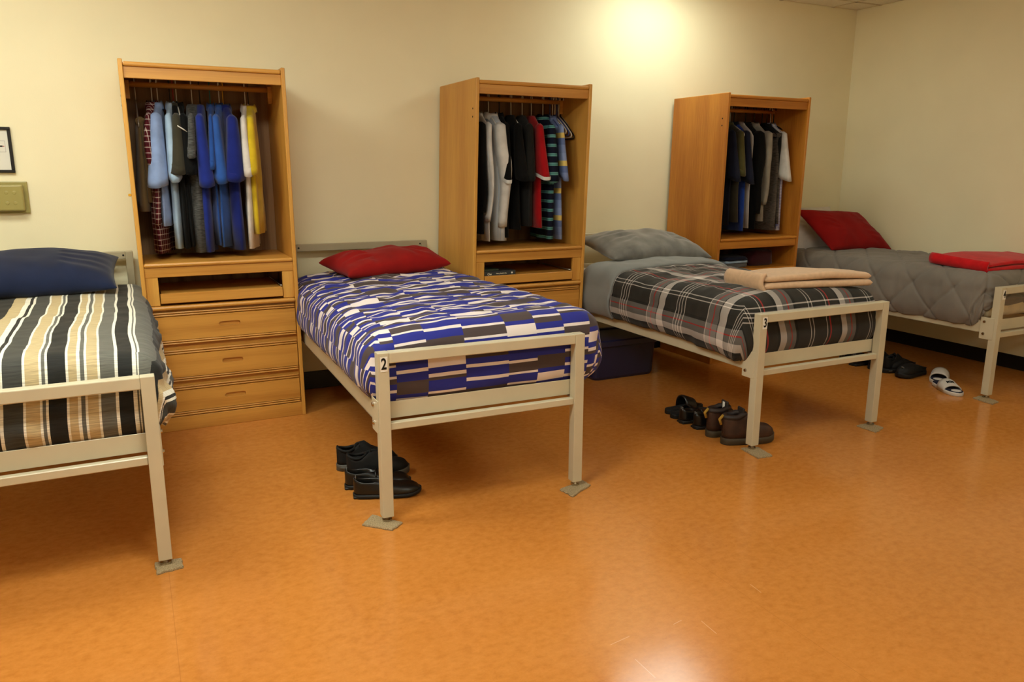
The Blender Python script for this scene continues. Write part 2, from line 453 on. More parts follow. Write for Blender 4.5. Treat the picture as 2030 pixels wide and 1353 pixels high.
def bed(i, label, number=None):
    x, y, a = BEDS[i]; L = -.045 - y
    t = thing('metal_bed', label, 'bed', (x, y, 0), a, 'beige metal dormitory beds')
    m = M['metal']; mh = M['metalh'] if i in (1, 2) else M['metal']
    P = .048
    for x0 in (0, BW-P):
        p = box('post', (x0, x0+P, 0, P, .03, HZ), m, t, bev=.0025, seg=2)
        bm = bmesh.new(); tube_into(bm, [(x0+P/2, P/2, .009), (x0+P/2, P/2, .017)], .021, 14); tube_into(bm, [(x0+P/2, P/2, .017), (x0+P/2, P/2, .034)], .010, 10)
        link('glide', frombm(bm, 'glide'), M['chrome'], p, label='chrome levelling glide')
    box('foot_top_rail', (P, BW-P, 0, P, HZ-.046, HZ), m, t, bev=.004, seg=2)
    box('foot_cross_bar', (P, BW-P, .010, .040, .414, .446), m, t, bev=.003)
    box('end_rail', (.03, BW-.03, .054, .058, .452, .525), m, t, bev=.001)
    box('end_rail', (.03, BW-.03, L-.06, L-.056, .452, .525), m, t, bev=.001)
    for sx in (0, 1):
        u0 = .004 if sx == 0 else BW-.008
        bm = bmesh.new(); bbox(bm, u0, u0+.004, P+.01, L-.06, .438, .518, bev=.001)
        bbox(bm, min(u0, .008) if sx == 0 else BW-.045, .045 if sx == 0 else u0, P+.01, L-.06, .438, .442)
        link('side_rail', frombm(bm, 'side_rail'), m, t)
        ux = -.003 if sx == 0 else BW-.001
        br = box('bracket_plate', (ux, ux+.004, .020, P+.062, .400, .545), m, t, bev=.0015)
        for zz in (.435, .515):
            bm = bmesh.new(); s = -1 if sx == 0 else 1; xx = ux if sx == 0 else ux+.004
            tube_into(bm, [(xx, P+.035, zz), (xx+s*.007, P+.035, zz)], [.010, .008], 10)
            link('bolt', frombm(bm, 'bolt'), M['chrome'], br)
    # headboard
    hw = .9288; h0 = (BW-hw)/2; h1 = BW-h0
    for x0 in (h0, h1-.040):
        p = box('head_post', (x0, x0+.040, L-.040, L, .03, 1.0), mh, t, bev=.003)
        bm = bmesh.new(); tube_into(bm, [(x0+.02, L-.02, .0), (x0+.02, L-.02, .034)], .018, 12)
        link('glide', frombm(bm, 'glide'), M['chrome'], p)
    rl = box('head_top_rail', (h0+.04, h1-.04, L-.040, L, .955, 1.0), mh, t, bev=.003)
    for xx in (h0+.052, h1-.052):
        bm = bmesh.new(); tube_into(bm, [(xx, L-.0405, .978), (xx, L-.038, .978)], .006, 10)
        link('rail_hole', frombm(bm, 'rail_hole'), M['hole'], rl)
    box('head_cross_bar', (h0+.04, h1-.04, L-.035, L-.008, .60, .63), mh, t, bev=.003)
    if number:
        px = .010 if i == 2 else .016
        pl = box('number_plate', (px, px+.030, -.0016, 0, HZ-.078, HZ-.016), M['label'], t, bev=0, label='white sticker with the black number ' + number)
        me = text_mesh(number, .066)
        o = link('numeral', me, M['ink'], pl, loc=(px+.015, -.0022, HZ-.047)); o.rotation_euler = (PI/2, 0, 0); o.scale = (.72, 1, 1)
    return t
bed(1, 'metal bed frame under the striped comforter, cut off by the left edge')
bed(2, 'metal bed frame with number 2 sticker, under the blue patterned comforter', '2')
bed(3, 'metal bed frame with number 3 sticker, under the plaid comforter', '3')
bed(4, 'metal bed frame with number 4 sticker, under the grey quilt', '4')

pads = {
 'carpet scrap under the right foot of the striped bed': [(-.958, -2.177), (-.955, -2.271), (-.863, -2.259), (-.864, -2.185)],
 'carpet scrap under the left foot of the blue patterned bed': [(-.158, -2.205), (-.057, -2.308), (.003, -2.261), (-.093, -2.133)],
 'carpet scrap under the right foot of the blue patterned bed': [(.781, -2.25), (.796, -2.346), (.94, -2.267), (.935, -2.207)],
 'carpet scrap under the left foot of the plaid bed': [(1.938, -2.200), (1.917, -2.353), (2.011, -2.357), (2.032, -2.225)],
 'carpet scrap under the right foot of the plaid bed': [(2.824, -2.206), (2.829, -2.338), (2.936, -2.3), (2.925, -2.208)],
 'carpet scrap under the left foot of the quilted bed': [(4.001, -2.142), (3.977, -2.29), (4.064, -2.274), (4.103, -2.135)]}
for lb, q in pads.items():
    cx = sum(p[0] for p in q)/4; cy = sum(p[1] for p in q)/4
    n = 7; P0 = []
    for k in range(4):
        A, B = q[k], q[(k+1) % 4]
        for j in range(n):
            f = j/n; jx = random.uniform(-.003, .003) if j else 0; jy = random.uniform(-.003, .003) if j else 0
            P0.append((A[0]*(1-f)+B[0]*f+jx-cx, A[1]*(1-f)+B[1]*f+jy-cy))
    rings = [[(x, y, 0) for x, y in P0], [(x*1.01, y*1.01, .005) for x, y in P0], [(x*.97, y*.97, .009) for x, y in P0]]
    o = loft('carpet_scrap', rings, M['felt'], smooth=False); o.location = (cx, cy, 0)
    tag(o, lb, 'pad', 'carpet scraps under the bed feet')

# ------------------------------------------------------------------ bedding
M['tick'] = cloth('cream_mattress_ticking', (206, 192, 160))

def profile(R, Rz, H, bulge, curl, n=400, ex=2.3):
    """outward offset and drop as a function of arc length"""
    pts = []
    for q in np.linspace(0, PI/2, 160):
        pts.append((R*np.sin(q)**(2/ex), Rz*(1-np.cos(q)**(2/ex))))
    for q in np.linspace(0, 1, 160)[1:]:
        pts.append((R+bulge*np.sin(PI*q)-curl*q**5, Rz+(H-Rz)*q))
    pts = np.array(pts); d = np.r_[0, np.cumsum(np.hypot(*np.diff(pts, axis=0).T))]
    return pts, d

def drape(name, U0, U1, V0, V1, ztop, zs, zf, R, Rz, mat, disp, bulge=.01, curl=.02, crown=.0, res=.016, head=True, warp=None, loc=None, rz=None, parent=None, solid=.012, foot=True):
    """comforter over a mattress: a flat top that rolls over the sides and the foot"""
    H = ztop-min(zs, zf)
    pts, arc = profile(R, Rz, H, bulge, curl); D = arc[-1]
    iu0, iu1, iv0, iv1 = U0+R, U1-R, V0+(R if foot else 0), V1-(R*.5 if head else 0)
    nd = int(D/res)
    q = np.linspace(0, 1, nd+1)[1:]
    ss = np.r_[-q[::-1], np.zeros(0)]
    su = np.r_[iu0-q[::-1]*D, np.linspace(iu0, iu1, int((iu1-iu0)/res)), iu1+q*D]
    sv = np.linspace(iv0, iv1, int((iv1-iv0)/res))
    if foot: sv = np.r_[iv0-q[::-1]*D, sv]
    if head: sv = np.r_[sv, iv1+np.linspace(0, 1, 9)[1:]*.10]
    A, B = np.meshgrid(su, sv, indexing='ij')
    ea = np.where(A < iu0, A-iu0, np.where(A > iu1, A-iu1, 0)); eb = np.where(B < iv0, B-iv0, np.where(B > iv1, B-iv1, 0))
    cx, cy = np.clip(A, iu0, iu1), np.clip(B, iv0, iv1)
    aa, bb = np.abs(ea)/D, np.abs(eb)/D
    hd = eb > 0
    ring = np.maximum(aa, bb); ring = np.where(hd, np.hypot(aa, bb*.6), ring); ring = np.minimum(ring, 1)
    small = np.minimum(aa, bb); ratio = small/np.maximum(np.maximum(aa, bb), 1e-9)
    phi = np.where(aa >= bb, PI/4*ratio, PI/2-PI/4*ratio); phi = np.where(ring == 0, 0, phi)
    phi = np.where(hd, np.arctan2(bb*.6, np.maximum(aa, 1e-9)), phi)
    off = np.interp(ring*D, arc, pts[:, 0]); drop = np.interp(ring*D, arc, pts[:, 1])
    wf = np.sin(phi)**2
    Hloc = (ztop-zs)*(1-wf)+(ztop-zf)*wf
    drop = np.where(drop > Rz, Rz+(drop-Rz)*(Hloc-Rz)/(H-Rz), drop)
    off = np.where(hd, off*np.where(aa > 0, 1, .5), off)
    X = cx+np.sign(ea)*off*np.cos(phi); Y = cy+np.sign(eb)*off*np.sin(phi); Z = ztop-drop
    uu = (A-U0)/(U1-U0)
    Z = Z+crown*np.clip(1-(2*uu-1)**2, 0, 1)*np.clip(1-ring*3, 0, 1)
    if warp: X, Y, Z = warp(X, Y, Z, A, B)
    P = np.stack([X, Y, Z], -1)
    gu = np.gradient(P, axis=0); gv = np.gradient(P, axis=1); nr = np.cross(gu, gv); nr /= np.maximum(np.linalg.norm(nr, axis=-1, keepdims=True), 1e-9)
    dd = np.zeros(A.shape)
    for i in range(A.shape[0]):
        for j in range(A.shape[1]):
            dd[i, j] = disp(A[i, j], B[i, j], ring[i, j], P[i, j])
    P = P+nr*dd[..., None]
    o = gridmesh(name, P, np.stack([A, B], -1), mat, parent, loc=loc, rz=rz)
    if solid:
        md = o.modifiers.new('thickness', 'SOLIDIFY'); md.thickness = solid; md.offset = -1
    return o

def uvxy(nt):
    tc = nt.nodes.new('ShaderNodeTexCoord'); sp = nt.nodes.new('ShaderNodeSeparateXYZ')
    nt.links.new(tc.outputs['UV'], sp.inputs[0]); return tc.outputs['UV'], sp.outputs[0], sp.outputs[1]

def cfin(nt, b, col, uv):
    nt.links.new(col, b.inputs['Base Color']); b.inputs['Sheen Weight'].default_value = .1
    bump(nt, b, noisen(nt, uv, 420, 1), .0006, .3)

# --- striped (bed 1): stripes run along the bed; positions measured across it
def mat_striped():
    m, nt, b = newmat('striped_comforter', .8, .2); uv, s, t = uvxy(nt)
    W_, T_, K_, G_, D_ = lin((226, 222, 208)), lin((186, 166, 126)), lin((32, 32, 30)), lin((62, 62, 58)), lin((98, 97, 90))
    mp = nt.nodes.new('ShaderNodeMapping'); mp.inputs['Scale'].default_value = (.8, 1.7, 1); nt.links.new(uv, mp.inputs[0])
    wav = mathn(nt, 'MULTIPLY', mathn(nt, 'SUBTRACT', noisen(nt, mp.outputs[0], 1.0, 1), .5), .06)
    x0, per = -.06, .62
    # stripes in metres from the right edge (u = .97), listed right to left
    edges = [(-1.381, K_), (-1.364, W_), (-1.350, G_), (-1.324, D_), (-1.314, W_), (-1.272, T_), (-1.266, W_), (-1.258, G_), (-1.253, W_)]
    seq = [(-1.470, T_), (-1.42, W_), (-1.40, K_), (-1.385, W_), (-1.375, G_), (-1.318, W_), (-1.308, T_), (-1.268, W_), (-1.258, D_), (-1.249, W_), (-1.241, K_), (-1.185, W_), (-1.177, T_), (-1.150, W_),
           (-1.139, D_), (-1.126, W_), (-1.118, T_), (-1.083, W_), (-1.076, D_), (-1.027, W_), (-1.018, K_), (-.968, W_), (-.957, D_), (-.950, W_), (-.942, D_), (-.87, K_)]
    lo, hi = -1.470, -.790
    f = mathn(nt, 'FRACT', mathn(nt, 'DIVIDE', mathn(nt, 'SUBTRACT', mathn(nt, 'ADD', s, wav), lo+1.8656), hi-lo))
    col = ramp(nt, f, [((p-lo)/(hi-lo), c) for p, c in seq])
    h = noisen(nt, coords(nt, 'UV', (12, 230, 1)), 1, 3)
    col = mixc(nt, 1.0, col, ramp(nt, h, [(.3, (.72, .72, .72, 1)), (.7, (1.3, 1.3, 1.28, 1))], 'LINEAR'), 'MULTIPLY')
    cfin(nt, b, col, uv); return m

# --- blue patchwork (bed 2)
def mat_blue():
    m, nt, b = newmat('blue_patchwork_comforter', .7, .25); uv, s, t = uvxy(nt)
    W_, B_, K_ = lin((226, 214, 210)), lin((36, 42, 136)), lin((74, 62, 62))
    per = 1.02
    widths = [.05, .07, .140, .176, .176, .115, .11, .13, .12]; tot = sum(widths)
    offs = [.15, .62, .335, .0, .47, .81, .24, .55, .93]
    f = mathn(nt, 'FRACT', mathn(nt, 'DIVIDE', mathn(nt, 'ADD', s, .03), tot))
    st = []; a = 0
    for w, o_ in zip(widths, offs): st.append((a/tot, (o_, o_, o_, 1))); a += w
    colr = ramp(nt, f, st)
    sp = nt.nodes.new('ShaderNodeSeparateColor'); nt.links.new(colr, sp.inputs[0])
    # ramps are colour managed as linear data: the offset comes back unchanged
    tt = mathn(nt, 'FRACT', mathn(nt, 'ADD', mathn(nt, 'DIVIDE', t, .52), sp.outputs[0]))
    seq = [('K', .070), ('B', .045), ('W', .020), ('B', .052), ('W', .018), ('B', .030), ('K', .030), ('W', .015), ('B', .050), ('W', .013), ('K', .050), ('W', .014), ('B', .060), ('K', .016), ('W', .020), ('B', .030), ('W', .052), ('B', .026)]
    tot2 = sum(q for _, q in seq); a = 0; st = []
    for c, w in seq: st.append((a/tot2, {'K': K_, 'B': B_, 'W': W_}[c])); a += w
    col = ramp(nt, tt, st)
    cfin(nt, b, col, uv); return m

# --- plaid (bed 3)
def mat_plaid():
    m, nt, b = newmat('plaid_comforter', .85, .2); uv, s, t = uvxy(nt)
    K_, G_, M_, L_, R_, X_ = lin((40, 38, 34)), lin((86, 84, 80)), lin((120, 116, 112)), lin((214, 204, 196)), lin((190, 46, 44)), lin((16, 16, 17))
    def seqr(f0, per, seq):
        f = mathn(nt, 'FRACT', mathn(nt, 'DIVIDE', f0, per)); a = 0; st = []
        tot = sum(w for _, w in seq)
        for c, w in seq: st.append((a/tot, c)); a += w
        return ramp(nt, f, st)
    ct = seqr(mathn(nt, 'ADD', t, .06), .56, [(K_, .05), (L_, .006), (K_, .018), (L_, .006), (K_, .018), (L_, .006), (K_, .018), (L_, .006), (K_, .09), (X_, .014), (L_, .055), (X_, .010), (M_, .04), (R_, .008), (M_, .035), (L_, .006), (K_, .15)])
    cs = seqr(mathn(nt, 'ADD', s, .02), .46, [(K_, .10), (L_, .006), (K_, .02), (R_, .008), (K_, .07), (X_, .02), (L_, .045), (M_, .035), (R_, .008), (M_, .03), (X_, .018), (K_, .09), (L_, .006), (K_, .02), (L_, .006)])
    col = mixc(nt, .5, ct, cs)
    cfin(nt, b, col, uv); return m

M['striped'] = mat_striped(); M['blue'] = mat_blue(); M['plaid'] = mat_plaid()
M['greyq'] = cloth('grey_quilt', (124, 117, 108), .05, 6)
M['greyblue'] = cloth('slate_grey_cotton', (128, 130, 128), .05, 6)
M['sheetg'] = cloth('pale_sheet', (196, 184, 158), .04)

def wr(f, amp, ax=1.0, ay=1.0, seed=0):
    return lambda a, b: amp*fbm((a*ax, b*ay, seed), f, 2)

def mattress(i, label):
    x, y, a = BEDS[i]; L = -.045-y
    bm = bmesh.new(); bbox(bm, .03, BW-.03, .085, L-.07, .527, .765, bev=.04, seg=3)
    o = link('mattress', frombm(bm, 'mattress'), M['tick'], smooth=True, loc=(x, y, 0), rz=a)
    return tag(o, label, 'mattress', 'bed mattresses')
mattress(1, 'mattress under the striped comforter'); mattress(2, 'mattress under the blue patterned comforter')
mattress(3, 'mattress under the plaid comforter'); mattress(4, 'mattress under the grey quilt')

def bedloc(i): x, y, a = BEDS[i]; return dict(loc=(x, y, 0), rz=a)

# bed 1
d1 = wr(3.2, .012, 1, 1, 1); d1b = wr(13, .006, 1, 1, 2)
def disp1(a, b, r, p):
    e = max(0, (a-.93)/.1)
    return d1(a, b)+d1b(a, b)*(.6+r)+(.025*noise.noise(Vector((p[2]*9, b*7, 3))) if a > .95 and r > .35 else 0)
c1 = drape('striped_comforter', -.03, BW+.045, .062, 2.19-.14, .815, .52, .50, .10, .13, M['striped'], disp1, bulge=.02, curl=.03, crown=.015, **bedloc(1))
tag(c1, 'grey, tan and white striped comforter on the leftmost bed', 'comforter')
# bed 2
d2a = wr(4, .010, 1, 1, 5); d2b = wr(15, .015, .5, 1.2, 6)
def disp2(a, b, r, p):
    top = max(0, 1-r*2.2)
    pk = math.sin(b*2*PI/.135+2.5*noise.noise(Vector((a*3, b*2, 9))))
    return d2a(a, b)+d2b(a, b)*(.25+.75*top)*(1 if b > .2 else .35)+.004*pk*top*(1 if b > .2 else .2)
def warp2(X, Y, Z, A, B):
    g = np.clip(1-(Y-.06)/1.6, 0, 1)
    X = X+np.clip((X-.5)/.5, 0, 1.3)*(.035+.105*g)
    lf = np.clip((.35-X)/.35, 0, 1)
    Z = Z-lf*.03*np.clip((Z-.6)/.2, 0, 1)
    Z = Z+np.clip((X-.5)/.5, 0, 1)*.012*np.clip((Z-.7)/.1, 0, 1)
    return X, Y, Z
c2 = drape('blue_comforter', -.035, BW+.03, .062, 2.19-.10, .825, .525, .492, .11, .12, M['blue'], disp2, bulge=.012, curl=.035, crown=.012, res=.0125, warp=warp2, **bedloc(2))
tag(c2, 'royal blue, white and charcoal block-patterned comforter on the blue patterned bed', 'comforter')
# bed 3
d3a = wr(3.5, .012, 1, 1, 11); d3b = wr(11, .007, 1, 1, 12)
def disp3(a, b, r, p): return d3a(a, b)+d3b(a, b)*(1 if b > .2 else .5)
def warp3(X, Y, Z, A, B):
    lf = np.clip((.2-X)/.25, 0, 1); fo = np.clip(1-(Y-.06)/.5, 0, 1)
    return X-lf*.02*fo, Y, Z-lf*fo*.03*np.clip((.7-Z)/.2, 0, 1)
c3 = thing('plaid_comforter', 'charcoal plaid comforter with red and white lines on the plaid bed', 'comforter', *bedloc(3).values())
drape('plaid_face', -.05, BW+.03, .062, 1.37, .805, .505, .50, .11, .12, M['plaid'], disp3, bulge=.025, curl=.02, crown=.035, head=False, warp=warp3, parent=c3)
dc = wr(5, .012, 1, 1, 15)
def warpc(X, Y, Z, A, B):
    e = (Y-1.32)/.4; puff = .03*np.sqrt(np.clip(1-(2*e-1)**2, 0, 1))
    sg = np.clip((Z-.55)/.25, 0, 1)
    return X-np.clip((.3-X)/.3, 0, 1)*.008, Y+.03*(X-.4), Z+puff*sg
drape('turned_back_cuff', -.054, BW+.034, 1.32, 1.72, .808, .50, .50, .11, .12, M['greyblue'], lambda a, b, r, p: dc(a, b), bulge=.022, curl=.02, crown=.035, head=False, foot=False, warp=warpc, parent=c3)['label'] = 'slate grey underside folded back over the top edge'
ds = wr(5, .006, 1, 1, 16)
o = drape('bed_sheet', -.01, BW+.01, 1.35, 2.09, .78, .51, .60, .06, .06, M['sheetg'], lambda a, b, r, p: ds(a, b), bulge=.0, curl=.01, crown=.0, foot=False, res=.03, **bedloc(3))
tag(o, 'pale beige sheet at the head of the plaid bed beneath the grey pillow', 'sheet')
# bed 4: diamond-quilted
d4a = wr(3.5, .010, 1, 1, 21); d4b = wr(16, .004, .5, 1.6, 22)
def disp4(a, b, r, p):
    q = .36; h = 0
    for sgn in (1, -1):
        w = ((a*1.0+sgn*b*1.15)/q+.28) % 1.0; dd = min(w, 1-w)*q
        h += -.009*math.exp(-(dd/.009)**2)-.003*math.exp(-(dd/.045)**2)
    sd = .010*noise.noise(Vector((p[2]*2, b*16, 3.3)))*min(1, r*2)
    cn = .02*noise.noise(Vector((p[2]*14, b*15, 8)))*max(0, 1-(abs(b-.06)/.16)) if r > .3 and a < .2 else 0
    return d4a(a, b)+d4b(a, b)+h+sd+cn
c4 = drape('grey_quilt', -.03, BW-.01, .075, 2.16-.14, .825, .47, .60, .10, .12, M['greyq'], disp4, bulge=.015, curl=.02, crown=.01, res=.010, **bedloc(4))
tag(c4, 'plain grey quilt with stitched diamonds on the bed against the right wall', 'comforter')

def pillow(name, label, mat, loc, rot, a, b, h, seed=0, wing=.05, wr_amp=.012, slump=0.0, shear=0.0, full=.55, group='bed pillows'):
    nu, nv = 44, 30
    rings = []
    u = np.linspace(-1, 1, nu); v = np.linspace(-1, 1, nv)
    def surf(sgn):
        P = np.zeros((nu, nv, 3))
        for i, x in enumerate(u):
            for j, y in enumerate(v):
                e = max(0, 1-abs(x)**2.6)*max(0, 1-abs(y)**2.6)
                th = e**full
                px = x*a*(1-wing*(1-abs(y)**2)*abs(x)); py = y*b*(1-wing*(1-abs(x)**2)*abs(y))
                n = wr_amp*fbm((px*1.0, py, seed+sgn*3), 5, 2)*min(1, e*3)
                rdg = .5*wr_amp*math.sin(14*math.atan2(y, abs(x)+.02)+6*noise.noise(Vector((x*2, y*2, seed))))*e*(abs(x) > .35)
                z = sgn*h*(.62 if sgn > 0 else .38)*th+n+rdg
                z -= slump*x*x*h
                P[i, j] = (px+shear*py, py, z+h*.38)
        return P
    T = surf(1); Bt = surf(-1)
    # share the rim
    T[[0, -1]] = Bt[[0, -1]]; T[:, [0, -1]] = Bt[:, [0, -1]]
    me = bpy.data.meshes.new(name)
    n0 = nu*nv; idx = np.arange(n0).reshape(nu, nv)
    f = np.stack([idx[:-1, :-1], idx[1:, :-1], idx[1:, 1:], idx[:-1, 1:]], -1).reshape(-1, 4)
    F = np.r_[f, f[:, ::-1]+n0]
    me.from_pydata(np.r_[T.reshape(-1, 3), Bt.reshape(-1, 3)].tolist(), [], F.tolist())
    bm = bmesh.new(); bm.from_mesh(me); bmesh.ops.remove_doubles(bm, verts=bm.verts[:], dist=1e-5); bm.to_mesh(me); bm.free()
    o = link(name, me, mat, smooth=True); o.location = loc; o.rotation_euler = rot
    md = o.modifiers.new('soft', 'SUBSURF'); md.levels = 1; md.render_levels = 1
    return tag(o, label, 'pillow', group)
M['navy'] = cloth('navy_cotton', (28, 36, 62), .1, 8); M['red'] = cloth('red_cotton', (146, 22, 20), .08, 8, sheen=.05)
M['velvet'] = cloth('grey_crushed_velvet', (112, 110, 104), .22, 9, sheen=.5); M['redw'] = cloth('bright_red_wool', (198, 20, 26), .08, 20)
M['beigew'] = cloth('beige_wool', (212, 178, 144), .05, 40); M['whitec'] = cloth('white_cotton', (214, 206, 198), .04)
R_ = math.radians
pillow('navy_pillow', 'navy blue pillow on the striped bed', M['navy'], (-1.44, -.34, .845), (R_(14), 0, R_(-2)), .44, .25, .19, 1)
pillow('red_pillow', 'dark red pillow lying on the blue patterned bed', M['red'], (.53, -.39, .832), (R_(6), R_(-2), R_(12)), .375, .215, .150, 2, wing=.10, wr_amp=.022, full=.38)
pillow('grey_pillow', 'crushed grey velvet pillow on the plaid bed', M['velvet'], (2.50, -.46, .835), (R_(12), R_(2), R_(3)), .46, .25, .20, 3, wr_amp=.018)
pillow('white_pillow', 'white pillow standing behind the red one on the quilted bed', M['whitec'], (4.42, -.22, .955), (R_(62), 0, R_(2)), .34, .22, .12, 4)
pillow('red_pillow', 'dark red pillow propped up on the grey quilted bed', M['red'], (4.56, -.46, .945), (R_(55), R_(3), R_(-2)), .37, .20, .15, 5, wing=.06, shear=-.6)

def folded(name, label, mat, loc, rz, wx, dy, h, layers, seed, round_left=True, tilt=(0, 0)):
    """a blanket folded in flat layers, the fold turned to the left"""
    th = h/layers; t = thing(name, label, 'blanket', loc, rz, 'folded blankets'); t.rotation_euler = (tilt[0], tilt[1], rz)
    nx, n = 40, 20
    for l in range(layers):
        z0 = l*th; P = []
        sec = []
        for k in range(n):
            a = 2*PI*k/n; c, s_ = math.cos(a), math.sin(a)
            sec.append((math.copysign(abs(c)**.22, c), math.copysign(abs(s_)**.6, s_)))
        rings = []
        ix = .012*l
        for i in range(nx+1):
            f = i/nx; x = -wx/2+wx*f
            e = min(1, (1-abs(2*f-1))*wx/2/(th*.5)); e = math.sqrt(max(0, 1-(1-e)**2))
            ring = []
            for (yy, zz) in sec:
                y = yy*(dy/2-ix)*(.96+.04*e); z = zz*th*.5*max(e, .06)
                nz = .010*fbm((x*1.0, y*1.0, seed+.3*l), 4, 2)+.012*math.sin(x*7+seed)*(.5+.5*l/layers)
                ring.append((x+.006*noise.noise(Vector((y*6, l, seed))), y+.008*noise.noise(Vector((x*5, l*3, seed+2))), z0+th*.5+z*.98+nz*(z0+th*.5+z)/h))
            rings.append(ring)
        loft('fold_layer', rings, mat, t)
    # the turned fold that joins the layers at the left end
    bm = bmesh.new(); rings = []
    for j in range(13):
        y = -dy/2+.012+(dy-.024)*j/12; ring = []
        for k in range(9):
            a = PI/2+PI*k/8; rr = h*.5*(1+.03*noise.noise(Vector((y*9, k*.4, seed))))
            ring.append(bm.verts.new((-wx/2+.012+rr*math.cos(a)*.7, y, h*.5+rr*math.sin(a)*.98)))
        rings.append(ring)
    for A, B in zip(rings, rings[1:]):
        for k in range(8): bm.faces.new((A[k], B[k], B[k+1], A[k+1]))
    o = link('turned_fold', frombm(bm, 'turned_fold'), mat, t, smooth=True)
    md = o.modifiers.new('thickness', 'SOLIDIFY'); md.thickness = .02; md.offset = 0
    return t
folded('beige_blanket', 'beige wool blanket folded at the foot of the plaid bed', M['beigew'], (2.56, -1.93, .825), R_(-6), .76, .36, .085, 2, 1.0, tilt=(R_(-2), R_(1)))
folded('red_blanket', 'bright red blanket folded at the foot of the quilted bed', M['redw'], (4.58, -1.83, .835), R_(-3), .82, .46, .06, 2, 2.2, tilt=(R_(3), 0))

# ------------------------------------------------------------------ clothes
def hanger(label, mat, x, y, z, rz=0, r=.0036, w=.195, droop=.09, group='clothes hangers', bar=True):
    t = thing('clothes_hanger', label, 'hanger', (x, y, z), rz, group)
    p = []
    for k in range(10):
        a = R_(200)-R_(230)*k/9; p.append((0, .0185*math.cos(a), .0185*math.sin(a)))
    p += [(0, .012, -.026), (0, .002, -.034), (0, 0, -.05), (0, 0, -.112)]
    tube('hook', p, r*.85, mat, t, 6)
    ap = -.112; q = [(0, 0, ap)]
    P = [(0, -w, ap-droop), (0, -w-.006, ap-droop-.012), (0, -w, ap-droop-.024)]
    if bar: loop = [(0, 0, ap), (0, -w*.5, ap-droop*.45)]+P+[(0, 0, ap-droop-.026)]+[(0, -a, b) for _, a, b in P[::-1]]+[(0, w*.5, ap-droop*.45)]
    else: loop = [(0, 0, ap), (0, -w*.5, ap-droop*.45), (0, -w, ap-droop), (0, w, ap-droop), (0, w*.5, ap-droop*.45)]
    tube('shoulders', loop, r, mat, t, 6, closed=True)
    return t

def sec(cx, cy, a, b, z, n, ph, fold, seed):
    ring = []
    for k in range(n):
        th = 2*PI*k/n; c, s = math.cos(th), math.sin(th)
        yy = cy+b*math.copysign(abs(c)**.8, c)
        f = 1+fold*math.sin(yy*38+ph+2*noise.noise(Vector((yy*4, z*2, seed))))
        ring.append((cx+a*s*f+.5*fold*a*math.sin(yy*24+ph*2+z*3), yy, z+.0*c))
    return ring

